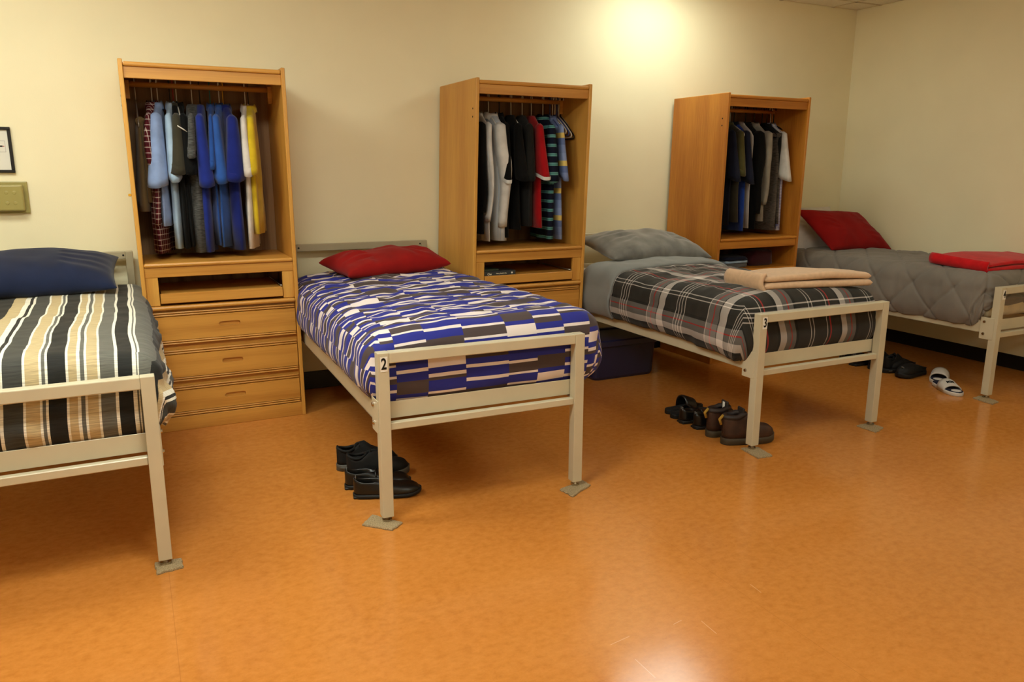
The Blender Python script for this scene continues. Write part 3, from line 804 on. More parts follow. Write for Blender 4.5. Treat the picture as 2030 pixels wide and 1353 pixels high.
def garment(name, label, mat, x, y, z, rz=0, L=.80, hw=.205, a=.028, sleeve=.24, sr=.034, collar=True, seed=0, mat2=None, cuff=None, flare=.015, lean=0.0, group='hanging clothes', neck=-.118, front_in=0.0):
    """a shirt on a hanger: body, two sleeves, collar; local y runs front (-) to back (+) along the hanger"""
    t = thing(name, label, {'shirt': 'shirt'}.get(name, name.split('_')[-1]), (x, y, z), rz, group)
    n = 36; rings = []
    prof = [(neck, .055, .75), (neck-.012, .075, .9), (neck-.035, .115, .95), (neck-.065, .165, 1), (neck-.10, hw, 1.0), (neck-.16, hw+.008, 1.05), (neck-.26, hw+.006, 1.1), (neck-.4, hw+.002, 1.15), (neck-.52, hw, 1.15), (neck-.62, hw+.004, 1.2), (-L, hw+flare, 1.2)]
    prof = [p for p in prof[:-1] if p[0] > -L+.03]+[prof[-1]]
    for (zz, b, k) in prof:
        dn = min(1, max(0, (neck-.05-zz)/.35))
        rings.append(sec(lean*(-zz)*.3, 0, a*k, b, zz, n, seed*1.7, .28*dn, seed))
    loft('body', rings, mat, t)
    for sg in (-1, 1):
        if sleeve <= 0: break
        rr = []; long_ = sleeve >= .45; m = 14 if long_ else 9
        for k in range(-2, m+1):
            f = max(k, 0)/m; cap_ = {-2: .35, -1: .75}.get(k, 1.0)
            zz = neck-.080-sleeve*f+(.020 if k == -2 else .010 if k == -1 else 0)
            if long_:
                cy = sg*(hw-.025+.045*min(1, f*3)-.03*f); b = (.060+.012*math.sin(PI*f)-.016*f)*cap_
                aa = sr*(.85+.25*math.sin(PI*min(1, f*1.6))-.15*f)*cap_; slant = 0
            else:
                cy = sg*(hw-.025+.040*f); b = (.050+.032*f)*cap_; aa = sr*(.62+.55*f)*cap_
            ring = []
            for q in range(20):
                th = 2*PI*q/20; c, s = math.cos(th), math.sin(th)
                wv = 1+(.10+.10*f)*math.sin(3*th+seed*2.3)+.06*f*math.sin(5*th+seed)
                yy = cy+b*math.copysign(abs(c)**.85, c)
                slant = (.030*(yy-cy)/b*(-sg)*f) if not long_ else 0
                ring.append((.35*aa*f*(1 if seed % 2 else -1)+aa*math.copysign(abs(s)**.8, s)*wv+(.010*math.sin(7*f+seed) if long_ else 0)+lean*(-zz)*.3, yy, zz+slant))
            rr.append(ring)
        last = rr[-1]; cxm = sum(p[0] for p in last)/20; cym = sum(p[1] for p in last)/20
        rr.append([(cxm+(p[0]-cxm)*.88, cym+(p[1]-cym)*.93, p[2]+.003) for p in last])
        rr.append([(cxm+(p[0]-cxm)*.8, cym+(p[1]-cym)*.88, p[2]+.05) for p in last])
        sl = loft('sleeve', rr, mat2 or mat, t)
        if cuff:
            cr = [[(cxm+(p[0]-cxm)*1.06, cym+(p[1]-cym)*1.04, p[2]+.020) for p in last], [(cxm+(p[0]-cxm)*1.07, cym+(p[1]-cym)*1.05, p[2]+.010) for p in last], [(cxm+(p[0]-cxm)*1.05, cym+(p[1]-cym)*1.03, p[2]-.003) for p in last]]
            loft('cuff', cr, cuff, sl, cap=False, label='contrasting sleeve edge')
    if collar:
        rc = []
        for zz, k in ((neck-.030, 1.25), (neck-.012, 1.22), (neck+.010, 1.0), (neck+.016, .9), (neck+.010, .8), (neck-.012, .75)):
            rc.append([(a*1.05*k*math.sin(2*PI*q/18)+lean*.03, .068*k*math.cos(2*PI*q/18), zz-.012*(math.cos(2*PI*q/18) < -.6)) for q in range(18)])
        loft('collar', rc, mat2 or mat, t, cap=False)
    return t

def trousers(label, mat, x, y, z, rz=0, z0=-.30, L=.50, b=.12, a=.020, seed=0, group='hanging clothes'):
    t = thing('trousers', label, 'trousers', (x, y, z), rz, group)
    for sgn in (-1, 1):
        rings = []
        for k in range(9):
            f = k/8; zz = z0-.004-(L-(.0 if sgn < 0 else .05))*f
            w = a*(.65+.5*f)
            rings.append(sec(sgn*a*(.25+.55*f), 0, w, b*(1+.10*f), zz, 24, seed+sgn, .3*f+.05, seed))
        loft('trouser_leg', rings, mat, t)
    tube('fold', [(0, -b*.97, z0), (0, 0, z0+.004), (0, b*.97, z0)], a*.95, mat, t, 10)
    return t

C = {}
def cc(n, rgb, **k): C[n] = cloth('cloth_'+n, rgb, **k)
cc('brown', (112, 90, 58)); cc('brown2', (120, 100, 70)); cc('sky', (140, 162, 206)); cc('pale', (160, 184, 208)); cc('black', (12, 12, 12), sheen=.03); cc('olive', (58, 54, 42))
cc('heather', (74, 74, 72), heather=.55); cc('royal', (28, 44, 128)); cc('royal2', (24, 36, 112)); cc('blue', (44, 84, 158)); cc('blue2', (36, 74, 146)); cc('offw', (212, 204, 196)); cc('yellow', (206, 176, 36))
cc('char', (28, 28, 26), sheen=.04); cc('char2', (38, 37, 36), sheen=.04); cc('redt', (160, 14, 22)); cc('dress', (190, 196, 204)); cc('white', (214, 212, 208)); cc('gnavy', (28, 31, 48), sheen=.05); cc('gold', (84, 80, 44)); cc('cobalt', (30, 62, 150)); cc('lgrey', (150, 144, 132)); cc('mgrey', (96, 96, 96)); cc('washed', (88, 80, 72), heather=.4)

def stripes_mat(name, seq, per, axis=2, off=0.0, wave=0.0):
    m, nt, b = newmat(name, .92, .15); v = coords(nt)
    sp = nt.nodes.new('ShaderNodeSeparateXYZ'); nt.links.new(v, sp.inputs[0])
    f = mathn(nt, 'FRACT', mathn(nt, 'DIVIDE', mathn(nt, 'ADD', sp.outputs[axis], 10*per+off), per))
    tot = sum(w for _, w in seq); a = 0; st = []
    for c, w in seq: st.append((a/tot, lin(c))); a += w
    nt.links.new(ramp(nt, f, st), b.inputs['Base Color']); bump(nt, b, noisen(nt, v, 500, 1), .0006, .4)
    return m

def check_mat(name, base, line, line2, per, w=.16):
    m, nt, b = newmat(name, .92, .15); v = coords(nt)
    sp = nt.nodes.new('ShaderNodeSeparateXYZ'); nt.links.new(v, sp.inputs[0])
    A = mathn(nt, 'FRACT', mathn(nt, 'DIVIDE', mathn(nt, 'ADD', sp.outputs[2], 10), per))
    Bq = mathn(nt, 'FRACT', mathn(nt, 'DIVIDE', mathn(nt, 'ADD', mathn(nt, 'MULTIPLY_ADD', sp.outputs[0], .9, sp.outputs[1]), 10), per))
    ca = ramp(nt, A, [(0, lin(line)), (w, lin(base)), (.55, lin(line2)), (.66, lin(base))]); cb = ramp(nt, Bq, [(0, lin(line)), (w, lin(base)), (.55, lin(line2)), (.66, lin(base))])
    nt.links.new(mixc(nt, .5, ca, cb), b.inputs['Base Color']); return m
C['plaid'] = check_mat('maroon_plaid_shirt', (84, 26, 34), (226, 210, 200), (40, 16, 22), .030)
C['ging'] = check_mat('blue_gingham_shirt', (110, 114, 168), (205, 205, 220), (80, 84, 140), .012, .5)
C['teal'] = stripes_mat('navy_shirt_with_teal_stripes', [((20, 24, 42), .040), ((96, 150, 148), .007), ((60, 120, 120), .005), ((96, 150, 148), .007)], .062)
C['ystripe'] = stripes_mat('blue_shirt_with_yellow_stripes', [((120, 136, 180), .055), ((96, 112, 158), .045), ((216, 190, 110), .035), ((132, 148, 190), .05)], .185)
C['dstripe'] = stripes_mat('pale_pinstriped_shirt', [((196, 200, 204), .010), ((174, 186, 200), .004)], .014, axis=1)

RZ = 1.945+.0175
# first wardrobe (hook x measured on the rod at y = -.195)
y1 = -.195
mats1 = [('steel', -.832), ('white', -.748), ('white', -.718), ('blackp', -.654), ('redp', -.636), ('white', -.619), ('white', -.537), ('blackp', -.494), ('tealp', -.438), ('white', -.388), ('yelp', -.367), ('white', -.242), ('blackp', -.224)]
what1 = ['steel wire hanger holding the brown trousers at the left end', 'white hanger holding the maroon plaid shirt', 'white hanger holding the sky blue polo shirt', 'black hanger holding the pale blue shirt', 'red hanger holding the black shirt with olive sleeves', 'white hanger just right of the red hanger', 'white hanger holding the heather charcoal shirt', 'black hanger holding the royal blue shirt left of the teal hanger', 'teal hanger holding a medium blue shirt', 'white hanger just left of the yellow hanger', 'yellow hanger holding the dark royal blue shirt', 'white hanger holding the white shirt beside the yellow shirt', 'black hanger holding the yellow shirt']
G1 = 'hangers in the first wardrobe'; K1 = 'clothes in the first wardrobe'
for (mt, x), lb, hz in zip(mats1, what1, (0, -.18, -.15, -.14, -.02, .0, -.14, -.13, -.12, -.24, .08, -.2, -.14)):
    hanger(lb, M[mt], x, y1, RZ, rz=hz, droop=.12 if mt == 'steel' else .09, w=.15 if mt == 'steel' else .19, group=G1)
trousers('brown trousers folded over the wire hanger', C['brown'], -.822, y1, RZ, 0.0, z0=-.225, L=.49, b=.14, a=.026, seed=1, group=K1)
trousers('longer tan brown trousers hanging behind the plaid shirt', C['brown2'], -.775, y1+.03, RZ, 0.05, z0=-.215, L=.74, b=.13, a=.014, seed=2, group=K1)
g = lambda n, lb, m, x, **k: garment(n, lb, m, x, y1, RZ, group=K1, **k)
g('plaid_shirt', 'maroon and white plaid shirt with long sleeves', C['plaid'], -0.748, L=.955, sleeve=.60, sr=.020, a=0.03, hw=.19, seed=3, rz=-0.18)
g('polo_shirt', 'sky blue polo shirt in front of the plaid shirt', C['sky'], -0.718, L=.80, sleeve=.36, sr=0.044, a=.022, hw=.20, seed=4, rz=-0.15)
g('polo_shirt', 'pale blue shirt between the sky blue and black shirts', C['pale'], -0.654, L=.93, sleeve=.33, sr=0.032, a=.022, hw=.19, seed=5, rz=-0.14)
g('shirt', 'black shirt with olive sleeves on the red hanger', C['black'], -0.636, L=.93, sleeve=.29, sr=0.034, a=.024, hw=.205, seed=6, mat2=C['olive'], rz=-0.02)
bs = g('shirt', 'black shirt with a white shoulder line, beside the heather shirt', C['black'], -.605, L=.92, sleeve=.29, sr=.034, a=.018, hw=.20, seed=7)
tube('shoulder_piping', [(-.046, -.226, -.240), (-.032, -.243, -.252), (-.008, -.250, -.268), (.012, -.244, -.282)], [.0015, .0035, .0035, .0015], M['white'], bs, 6, label='white line across the shoulder')
g('shirt', 'heather charcoal shirt left of the royal blue ones', C['heather'], -0.537, L=.955, sleeve=.20, sr=.024, a=0.036, hw=.215, seed=8, collar=False, rz=-0.14)
g('shirt', 'royal blue long shirt right of the heather charcoal shirt', C['royal'], -0.494, L=.955, sleeve=.36, sr=.034, a=.026, hw=.215, seed=9, collar=False, rz=-0.13)
g('polo_shirt', 'medium blue polo shirt on the teal hanger', C['blue2'], -0.438, L=.92, sleeve=.26, sr=.022, a=.020, hw=.19, seed=10, rz=-0.12)
g('polo_shirt', 'brighter blue polo shirt with hanging short sleeve at centre', C['blue'], -0.388, L=.93, sleeve=.34, sr=.034, a=.022, hw=.20, seed=11, rz=-0.24)
g('shirt', 'dark royal blue shirt nearest the white shirt', C['royal2'], -0.362, L=.95, sleeve=.33, sr=0.044, a=.030, hw=.20, seed=12, rz=0.08)
g('polo_shirt', 'white short sleeved shirt beside the yellow shirt', C['offw'], -0.245, L=.945, sleeve=.30, sr=.030, a=.022, hw=.205, seed=13, rz=-0.2)
g('polo_shirt', 'yellow polo shirt at the right end', C['yellow'], -0.22, L=.86, sleeve=.29, sr=.034, a=0.034, hw=.20, seed=14, rz=-0.14)
# second wardrobe
y2 = -.29; G2 = 'hangers in the second wardrobe'; K2 = 'clothes in the second wardrobe'
for mt, x, lb in (('white', 1.309, 'white hanger holding the pinstriped dress shirt'), ('blackp', 1.389, 'black hanger holding the black shirt with white trim'), ('white', 1.478, 'white hanger holding the plain black shirt'),
                  ('white', 1.564, 'white hanger holding the charcoal shirt'), ('white', 1.635, 'white hanger holding the red shirt'), ('white', 1.726, 'white hanger holding the teal striped navy polo'),
                  ('bluep', 1.782, 'blue hanger left of the yellow striped polo'), ('white', 1.802, 'white hanger holding the yellow striped polo')):
    hanger(lb, M[mt], x, y2, RZ, rz=random.uniform(-.22, -.12), r=.004, group=G2)
for k, (mt, x, lb) in enumerate((('white', 1.822, 'leftmost of the empty white hangers'), ('bluep', 1.838, 'empty blue hanger among the white ones'), ('white', 1.852, 'middle one of the empty white hangers'), ('blackp', 1.866, 'empty black hanger among the white ones'), ('white', 1.880, 'rightmost of the empty white hangers'))):
    hanger(lb, M[mt], x, y2, RZ, rz=-.12+.03*k, r=.0045, w=.20, droop=.10+.012*k, group=G2)
g = lambda n, lb, m, x, **k: garment(n, lb, m, x, y2, RZ, group=K2, **k)
g('jacket', 'black jacket at the left end, mostly behind the side panel', C['black'], 1.165, L=.90, sleeve=.56, sr=.03, a=.03, hw=.205, seed=21, rz=-0.02)
g('dress_shirt', 'white shirt partly hidden left of the pinstriped one', C['white'], 1.235, L=.95, sleeve=.62, sr=0.02, a=0.018, hw=.205, seed=22, rz=-0.08)
g('dress_shirt', 'pale pinstriped dress shirt with long white sleeves', C['dstripe'], 1.325, L=0.95, sleeve=.66, sr=0.042, a=.040, hw=.195, seed=23, rz=-0.04, mat2=C['white'])
g('shirt', 'black shirt with white trim right of the dress shirt', C['black'], 1.385, L=.93, sleeve=.34, sr=.03, a=.026, hw=.205, seed=24, rz=-.17, cuff=C['white'])
g('shirt', 'plain black shirt left of the charcoal shirt', C['black'], 1.47, L=.88, sleeve=.33, sr=.036, a=.032, hw=.205, seed=25, rz=-.17, collar=False)
g('shirt', 'charcoal shirt left of the red shirt', C['char2'], 1.555, L=.86, sleeve=.33, sr=.038, a=.032, hw=.205, seed=26, rz=-.17, collar=False, mat2=C['char'])
g('shirt', 'red shirt with white sleeve edges', C['redt'], 1.63, L=.87, sleeve=.32, sr=.036, a=.028, hw=.215, seed=27, rz=-.17, collar=False, cuff=C['white'])
g('polo_shirt', 'navy polo shirt with thin teal stripes', C['teal'], 1.722, L=.955, sleeve=.34, sr=.036, a=.034, hw=.21, seed=28, rz=-.17)
g('polo_shirt', 'light blue polo shirt with broad yellow stripes', C['ystripe'], 1.795, L=.955, sleeve=.33, sr=.026, a=.026, hw=.215, seed=29, rz=-.17)
# third wardrobe
y3 = -.295; G3 = 'hangers in the third wardrobe'; K3 = 'clothes in the third wardrobe'
for mt, x, lb in (('white', 3.405, 'white hanger at the left end holding a navy shirt'), ('blackp', 3.385, 'black hanger holding the olive shirt'), ('blackp', 3.445, 'black hanger holding the blue and white jersey'), ('blackp', 3.565, 'black hanger holding the black jacket'),
                  ('blackp', 3.655, 'black hanger holding the light grey jacket'), ('blackp', 3.74, 'black hanger holding the faded grey trousers'), ('blackp', 3.79, 'black hanger holding the black vest'), ('white', 3.83, 'white hanger holding the white shirt in front of the gingham shirt'),
                  ('blackp', 3.862, 'thick black empty hanger at the right end')):
    em = 'empty' in lb
    hanger(lb, M[mt], x, y3, RZ, rz=.18 if em else random.uniform(-.2, -.12), r=.007 if em else .004, w=.2, droop=.11 if em else .09, group=G3)
g = lambda n, lb, m, x, **k: garment(n, lb, m, x, y3, RZ, group=K3, **k)
g('shirt', 'dark navy shirt at the left end, behind the side panel', C['gnavy'], 3.3, L=.90, sleeve=.34, sr=.034, a=.028, hw=.205, seed=41, rz=-.18, cuff=None)
g('shirt', 'olive striped dark shirt second from the left', C['olive'], 3.385, L=.88, sleeve=.30, sr=.03, a=.03, hw=.205, seed=42, rz=-.18, mat2=C['gold'])
g('jersey', 'cobalt blue jersey with slate sleeves', C['cobalt'], 3.445, L=.95, sleeve=.36, sr=.034, a=.026, hw=.205, seed=43, rz=-.18, mat2=C['gnavy'])
g('shirt', 'white striped shirt hanging beside the cobalt jersey', C['offw'], 3.51, L=.93, sleeve=0, a=.012, hw=.20, seed=44, rz=-.18)
g('jacket', 'long black jacket left of the light grey jacket', C['black'], 3.565, L=.94, sleeve=.62, sr=0.042, a=.036, hw=.205, seed=45, rz=-.18)
g('jacket', 'light grey jacket hanging open at the middle', C['lgrey'], 3.655, L=.88, sleeve=.55, sr=0.034, a=.030, hw=.20, seed=46, rz=-.18, mat2=C['lgrey'])
trousers('faded charcoal trousers right of the light grey jacket', C['washed'], 3.745, y3-.06, RZ, 0.05, z0=-.21, L=.74, b=.15, a=.022, seed=47, group=K3)
g('vest', 'black vest behind the white shirt', C['char'], 3.785, L=.93, sleeve=0, a=.026, hw=.215, seed=48, rz=-.18)
g('shirt', 'white short sleeved shirt over the gingham shirt', C['white'], 3.822, L=.52, sleeve=.34, sr=.034, a=.020, hw=.21, seed=49, rz=-.18)
g('dress_shirt', 'blue gingham shirt under the white shirt', C['ging'], 3.828, L=.955, sleeve=.0, a=.034, hw=.215, seed=50, rz=-.18)

# ------------------------------------------------------------------ things on the wardrobe shelves
M['bookc'] = paint('dark_book_cover', (50, 54, 56), .5, .4, .05); M['page'] = paint('book_pages', (206, 198, 178), .8)
M['bookt'] = paint('cream_print', (222, 216, 190), .6)
x, y, a, k = WARD[2]
p0 = wpt(2, .094, .026, .7985)
b = thing('paperback_book', 'dark paperback book lying in the pull-out tray of the second wardrobe', 'book', tuple(p0), a)
box('cover', (0, .226, 0, .14, .027, .029), M['bookc'], b, bev=.0005); box('cover', (0, .226, 0, .14, 0, .002), M['bookc'], b, bev=.0005)
sp = box('spine', (0, .226, -.002, .002, 0, .029), M['bookc'], b, bev=.0008); box('pages', (.002, .222, .002, .137, .002, .027), M['page'], b, bev=0)
for s_, sz, cx, cz in (('Ow', .020, .036, .011), ('Henry Bold & Co', .011, .122, .013)):
    me = text_mesh(s_, sz); o = link('title', me, M['bookt'], sp, loc=(cx, -.0024, cz)); o.rotation_euler = (PI/2, 0, 0)
bm = bmesh.new(); tube_into(bm, [(.2, -.0026, .0145), (.2, -.0018, .0145)], .006, 12); o = link('publisher_mark', frombm(bm, 'm'), M['label'], sp); o.scale = (1, 1, 1)
p0 = wpt(2, .094, .035, .8277)
bx = box('green_notebook', (0, .11, 0, .12, 0, .012), paint('dark_green_cover', (44, 56, 40), .6), bev=.002, loc=tuple(p0), rz=.05)
tag(bx, 'small dark green notebook lying on the paperback', 'notebook')

def softstack(name, label, cat, loc, rz, w, d, h, mat, seed):
    rings = []; n = 24
    for (f, sc) in ((0, .9), (.08, 1), (.3, 1.0), (.5, 1.02), (.7, 1.0), (.9, .97), (1, .8)):
        ring = []
        for q in range(n):
            th = 2*PI*q/n; c, s = math.cos(th), math.sin(th)
            ring.append((w/2*sc*math.copysign(abs(c)**.4, c)+.012*noise.noise(Vector((c*2, f*3, seed))), d/2*sc*math.copysign(abs(s)**.4, s)+.012*noise.noise(Vector((s*2, f*3, seed+4))), h*f+.010*noise.noise(Vector((c*2, s*2, seed+f)))*(f > .1)))
        rings.append(ring)
    o = loft(name, rings, mat); o.location = loc; o.rotation_euler = (0, 0, rz)
    return tag(o, label, cat)
for k, (mt, h) in enumerate((('mgrey', .035), ('pale', .018), ('gnavy', .03))):
    z = .732+sum((.035, .018, .03)[:k])
    p = wpt(3, .30, .22, z)
    softstack('folded_shirt', ['grey folded shirt at the bottom of the shelf pile in the third wardrobe', 'pale blue folded shirt in the middle of the shelf pile', 'navy folded shirt on top of the shelf pile'][k], 'shirt', tuple(p), .02, .26, .26, h, C[mt], 3+k)
p = wpt(3, .58, .24, .732)
softstack('maroon_bag', 'dark maroon bag on the lower shelf of the third wardrobe', 'bag', tuple(p), .0, .24, .28, .125, cloth('maroon_nylon', (58, 20, 26)), 9)

# ------------------------------------------------------------------ wall items
pf = thing('framed_plan', 'black framed evacuation plan on the wall above the metal box', 'picture', (-1.66, -.001, 1.58))
bm = bmesh.new(); w, h, t_ = .187, .124, .016
bbox(bm, -w, w, -.02, 0, h-t_, h, bev=.002); bbox(bm, -w, w, -.02, 0, -h, -h+t_, bev=.002); bbox(bm, -w, -w+t_, -.02, 0, -h+t_, h-t_, bev=.002); bbox(bm, w-t_, w, -.02, 0, -h+t_, h-t_, bev=.002)
link('frame', frombm(bm, 'frame'), M['blackp'], pf)
paper = box('paper', (-w+t_, w-t_, -.009, -.002, -h+t_, h-t_), paint('printed_paper', (222, 218, 206), .5, .3, .01), pf, bev=0)
bm = bmesh.new()
for b4 in ((-.13, .155, .048, .0495), (-.13, .155, -.012, -.0105), (.1535, .155, -.012, .048), (.05, .0515, -.012, .048), (-.05, -.0485, -.012, .048)): bbox(bm, b4[0], b4[1], -.0098, -.009, b4[2], b4[3])
link('plan_lines', frombm(bm, 'plan_lines'), paint('grey_print', (150, 140, 134), .6), paper)
box('plan_symbol', (.122, .142, -.0098, -.009, .016, .024), M['ink'], paper, bev=0); box('plan_arrow', (.143, .150, -.0098, -.009, .018, .022), M['redp'], paper, bev=0, label='red arrow mark')
M['olivem'] = paint('olive_gold_enamel', (158, 146, 84), .35, .5, .04, 5)
wb = thing('wall_box', 'olive gold metal box on the wall above the navy pillow', 'box', (-1.66, 0, 1.32))
box('base_plate', (-.235, .235, -.016, 0, -.088, .088), M['olivem'], wb, bev=.004, seg=2)
cv = box('cover', (-.215, .215, -.060, -.016, -.074, .072), M['olivem'], wb, bev=.010, seg=3)
for cx_ in (-.17, -.02, .135):
    for dx in (0, .038):
        for dz in (.028, -.030):
            bm = bmesh.new(); tube_into(bm, [(cx_+dx, -.0615, dz), (cx_+dx, -.0600, dz)], [.007, .010], 12)
            link('knockout', frombm(bm, 'knockout'), M['olivem'], cv)

# ------------------------------------------------------------------ storage tote under bed 3
M['tote'] = paint('navy_plastic', (34, 34, 66), .35, .5)
t = thing('storage_tote', 'dark blue plastic storage tote under the plaid bed', 'tote', (2.21, -.50, 0), 0)
def rrect(w, d, r, z, n=4):
    out = []
    for cx_, cy_, a0 in ((w/2-r, d/2-r, 0), (-w/2+r, d/2-r, 90), (-w/2+r, -d/2+r, 180), (w/2-r, -d/2+r, 270)):
        for k in range(n+1):
            a = R_(a0+90*k/n); out.append((cx_+r*math.cos(a), cy_+r*math.sin(a), z))
    return out
loft('tub', [rrect(.50, .36, .04, 0), rrect(.52, .38, .04, .02), rrect(.54, .40, .04, .26)], M['tote'], t, smooth=False)
loft('lid', [rrect(.56, .42, .045, .245), rrect(.57, .43, .045, .25), rrect(.57, .43, .045, .285), rrect(.55, .41, .045, .295), rrect(.48, .34, .04, .295), rrect(.46, .32, .04, .285)], M['tote'], t, smooth=False)

# ------------------------------------------------------------------ shoes
M['leath'] = paint('black_leather', (12, 12, 12), .33, .5, .15, 30, .0008, 90); M['rub'] = paint('black_rubber', (26, 25, 24), .6, .3)
M['nub'] = paint('black_nubuck', (17, 17, 17), .7, .3, .2, 40); M['greyrub'] = paint('grey_rubber', (70, 66, 58), .6)
M['brnl'] = paint('brown_leather', (66, 42, 30), .55, .4, .25, 18, .001, 70); M['brnsole'] = paint('olive_brown_rubber', (62, 50, 32), .7)
M['inner'] = paint('dark_lining', (14, 14, 16), .9); M['tabm'] = paint('yellow_pull_tab', (166, 128, 40), .8); M['greytab'] = paint('grey_lining_tab', (96, 94, 90), .8)
M['wsl'] = paint('white_rubber', (210, 204, 196), .45); M['navyp'] = paint('navy_foam', (20, 24, 48), .8)

def outline(t, Wd, heel=.72):
    """half width of a sole along its length t (0 heel, 1 toe)"""
    w = Wd*(heel+(1-heel)*min(1, max(0, (t-.15)/.5)))
    if t < .13: w *= math.sqrt(max(0, 1-((.13-t)/.13)**2))
    if t > .78: w *= math.sqrt(max(0, 1-((t-.78)/.22)**2))*1.0
    return w

def shoe(name, label, loc, ang, L=.29, Wd=.05, kind='loafer', um=None, sm=None, group=None, mirror=False):
    t = thing(name, label, 'shoe', loc, ang, group)
    um = um or M['leath']; sm = sm or M['rub']
    sole_h = {'loafer': .020, 'sneaker': .034, 'boot': .038, 'clog': .03}[kind]
    mid = lambda f: (.006 if mirror else -.006)*math.sin(PI*f)
    ts = [0, .01, .03, .06, .10, .16, .24, .34, .46, .58, .70, .80, .88, .94, .98, 1.0]
    rings = []
    for f in ts:
        w = max(outline(f, Wd+.004), .003); x = f*L; up_ = .012*max(0, (f-.75)/.25)**2
        base = 0 if kind != 'loafer' or f < .30 else (.006 if f < .45 else .002)
        c = mid(f)
        zs = [(-.90, base+up_), (-1, base+.004+up_), (-1, sole_h*.6+up_), (-.97, sole_h+up_), (-.5, sole_h+up_), (.5, sole_h+up_), (.97, sole_h+up_), (1, sole_h*.6+up_), (1, base+.004+up_), (.90, base+up_), (.4, base+up_), (-.4, base+up_)]
        rings.append([(x, c+w*a_, z_) for a_, z_ in zs])
    loft('sole', rings, sm, t)
    H = {'loafer': [.070, .072, .072, .068, .062, .058, .058, .060, .055, .045, .040, .038, .034, .026, .014, .006],
         'sneaker': [.088, .092, .090, .080, .068, .060, .066, .092, .104, .075, .058, .050, .044, .034, .018, .006],
         'boot': [.118, .122, .124, .124, .124, .124, .128, .132, .120, .085, .068, .064, .058, .044, .022, .006],
         'clog': [.022, .024, .026, .028, .030, .034, .040, .052, .064, .066, .060, .054, .046, .034, .018, .006]}[kind]
    G = {'loafer': [.5, .55, .6, .66, .72, .76, .76, .60, .0, 0, 0, 0, 0, 0, 0, 0], 'sneaker': [.4, .5, .6, .66, .7, .72, .70, .52, .18, 0, 0, 0, 0, 0, 0, 0],
         'boot': [.6, .62, .66, .7, .72, .72, .70, .6, .4, .0, 0, 0, 0, 0, 0, 0], 'clog': [.9, .9, .9, .9, .9, .88, .8, .5, 0, 0, 0, 0, 0, 0, 0, 0]}[kind]
    rings = []
    for f, h, g_ in zip(ts, H, G):
        up_ = .012*max(0, (f-.75)/.25)**2
        w = max(outline(f, Wd)*.97, .002); x = .004+f*(L-.008); c = mid(f); z0 = sole_h-.004+up_; ht = sole_h+h
        gi = w*g_
        o_ = [(-1, 0), (-1.03, .18), (-1.0, .42), (-.90, .68), (-.72, .88)]
        left = [(w*a_*(1-(g_ > 0)*0.0), z0+(ht-z0)*b_) for a_, b_ in o_]
        if g_ > 0:
            left = [(-w, z0), (-w*1.03, z0+(ht-z0)*.25), (-w*.98, z0+(ht-z0)*.5), (-(w*.86*.5+(gi+.008)*.5), z0+(ht-z0)*.78), (-(gi+.006), ht-.002)]
            inn = [(-(gi+.002), ht), (-gi*.96, ht-.006), (-gi*1.0, z0+(ht-z0)*.5), (-gi*.9, z0+.010)]
        else:
            left = left
            inn = [(-.35*w, z0+(ht-z0)*.98), (-.2*w, z0+(ht-z0)*.99), (-.1*w, ht*.995), (-.05*w, ht)]
        half = left+inn
        ring = [(x, c+a_, b_) for a_, b_ in half]+[(x, c-a_, b_) for a_, b_ in half[::-1]]
        rings.append(ring)
    up = loft('upper', rings, um, t)
    if kind == 'boot':
        pts = []
        for k in range(16):
            a_ = 2*PI*k/16; f = .02+.24*(1-math.cos(a_)); 
            pts.append((.012+.115*(.5-.5*math.cos(a_))*1.05, Wd*.62*math.sin(a_)*1.0, sole_h+.118+.010*(f > .3)))
        tube('padded_collar', pts, .015, paint('dark_brown_collar', (44, 34, 32), .6), t, 8, closed=True, label='padded dark collar')
        box('tongue', (.105, .118, -.032, .032, sole_h+.09, sole_h+.165), paint('dark_tongue', (38, 30, 26), .7), t, bev=.005)
        bm = bmesh.new(); tube_into(bm, [(-.006, 0, sole_h+.075), (-.018, 0, sole_h+.105), (.004, 0, sole_h+.128)], .008, 8)
        link('pull_tab', frombm(bm, 'pull_tab'), M['tabm'], t, smooth=True, label='yellow heel loop')
        if mirror: box('size_tag', (.1035, .105, -.008, .012, sole_h+.120, sole_h+.158), M['label'], t, bev=0, label='white tag on the tongue')
        lc = bmesh.new()
        for k in range(4): tube_into(lc, [(.13+k*.016, -.026, sole_h+.118-k*.018), (.135+k*.016, 0, sole_h+.130-k*.018), (.13+k*.016, .026, sole_h+.118-k*.018)], .003, 5)
        link('laces', frombm(lc, 'laces'), M['inner'], t)
    if kind == 'loafer':
        box('heel_block', (.002, L*.30, -.034, .034, 0, .012), sm, t, bev=.004)
        box('heel_tab', (.012, .016, -.013, .013, sole_h+.045, sole_h+.080), M['greytab'], t, bev=.001, label='grey heel lining')
        bm = bmesh.new(); tube_into(bm, [(L*.48, -.042, sole_h+.030), (L*.47, -.025, sole_h+.055), (L*.47, 0, sole_h+.062), (L*.47, .025, sole_h+.055), (L*.48, .042, sole_h+.030)], .004, 6)
        link('seam', frombm(bm, 'seam'), um, t, smooth=True)
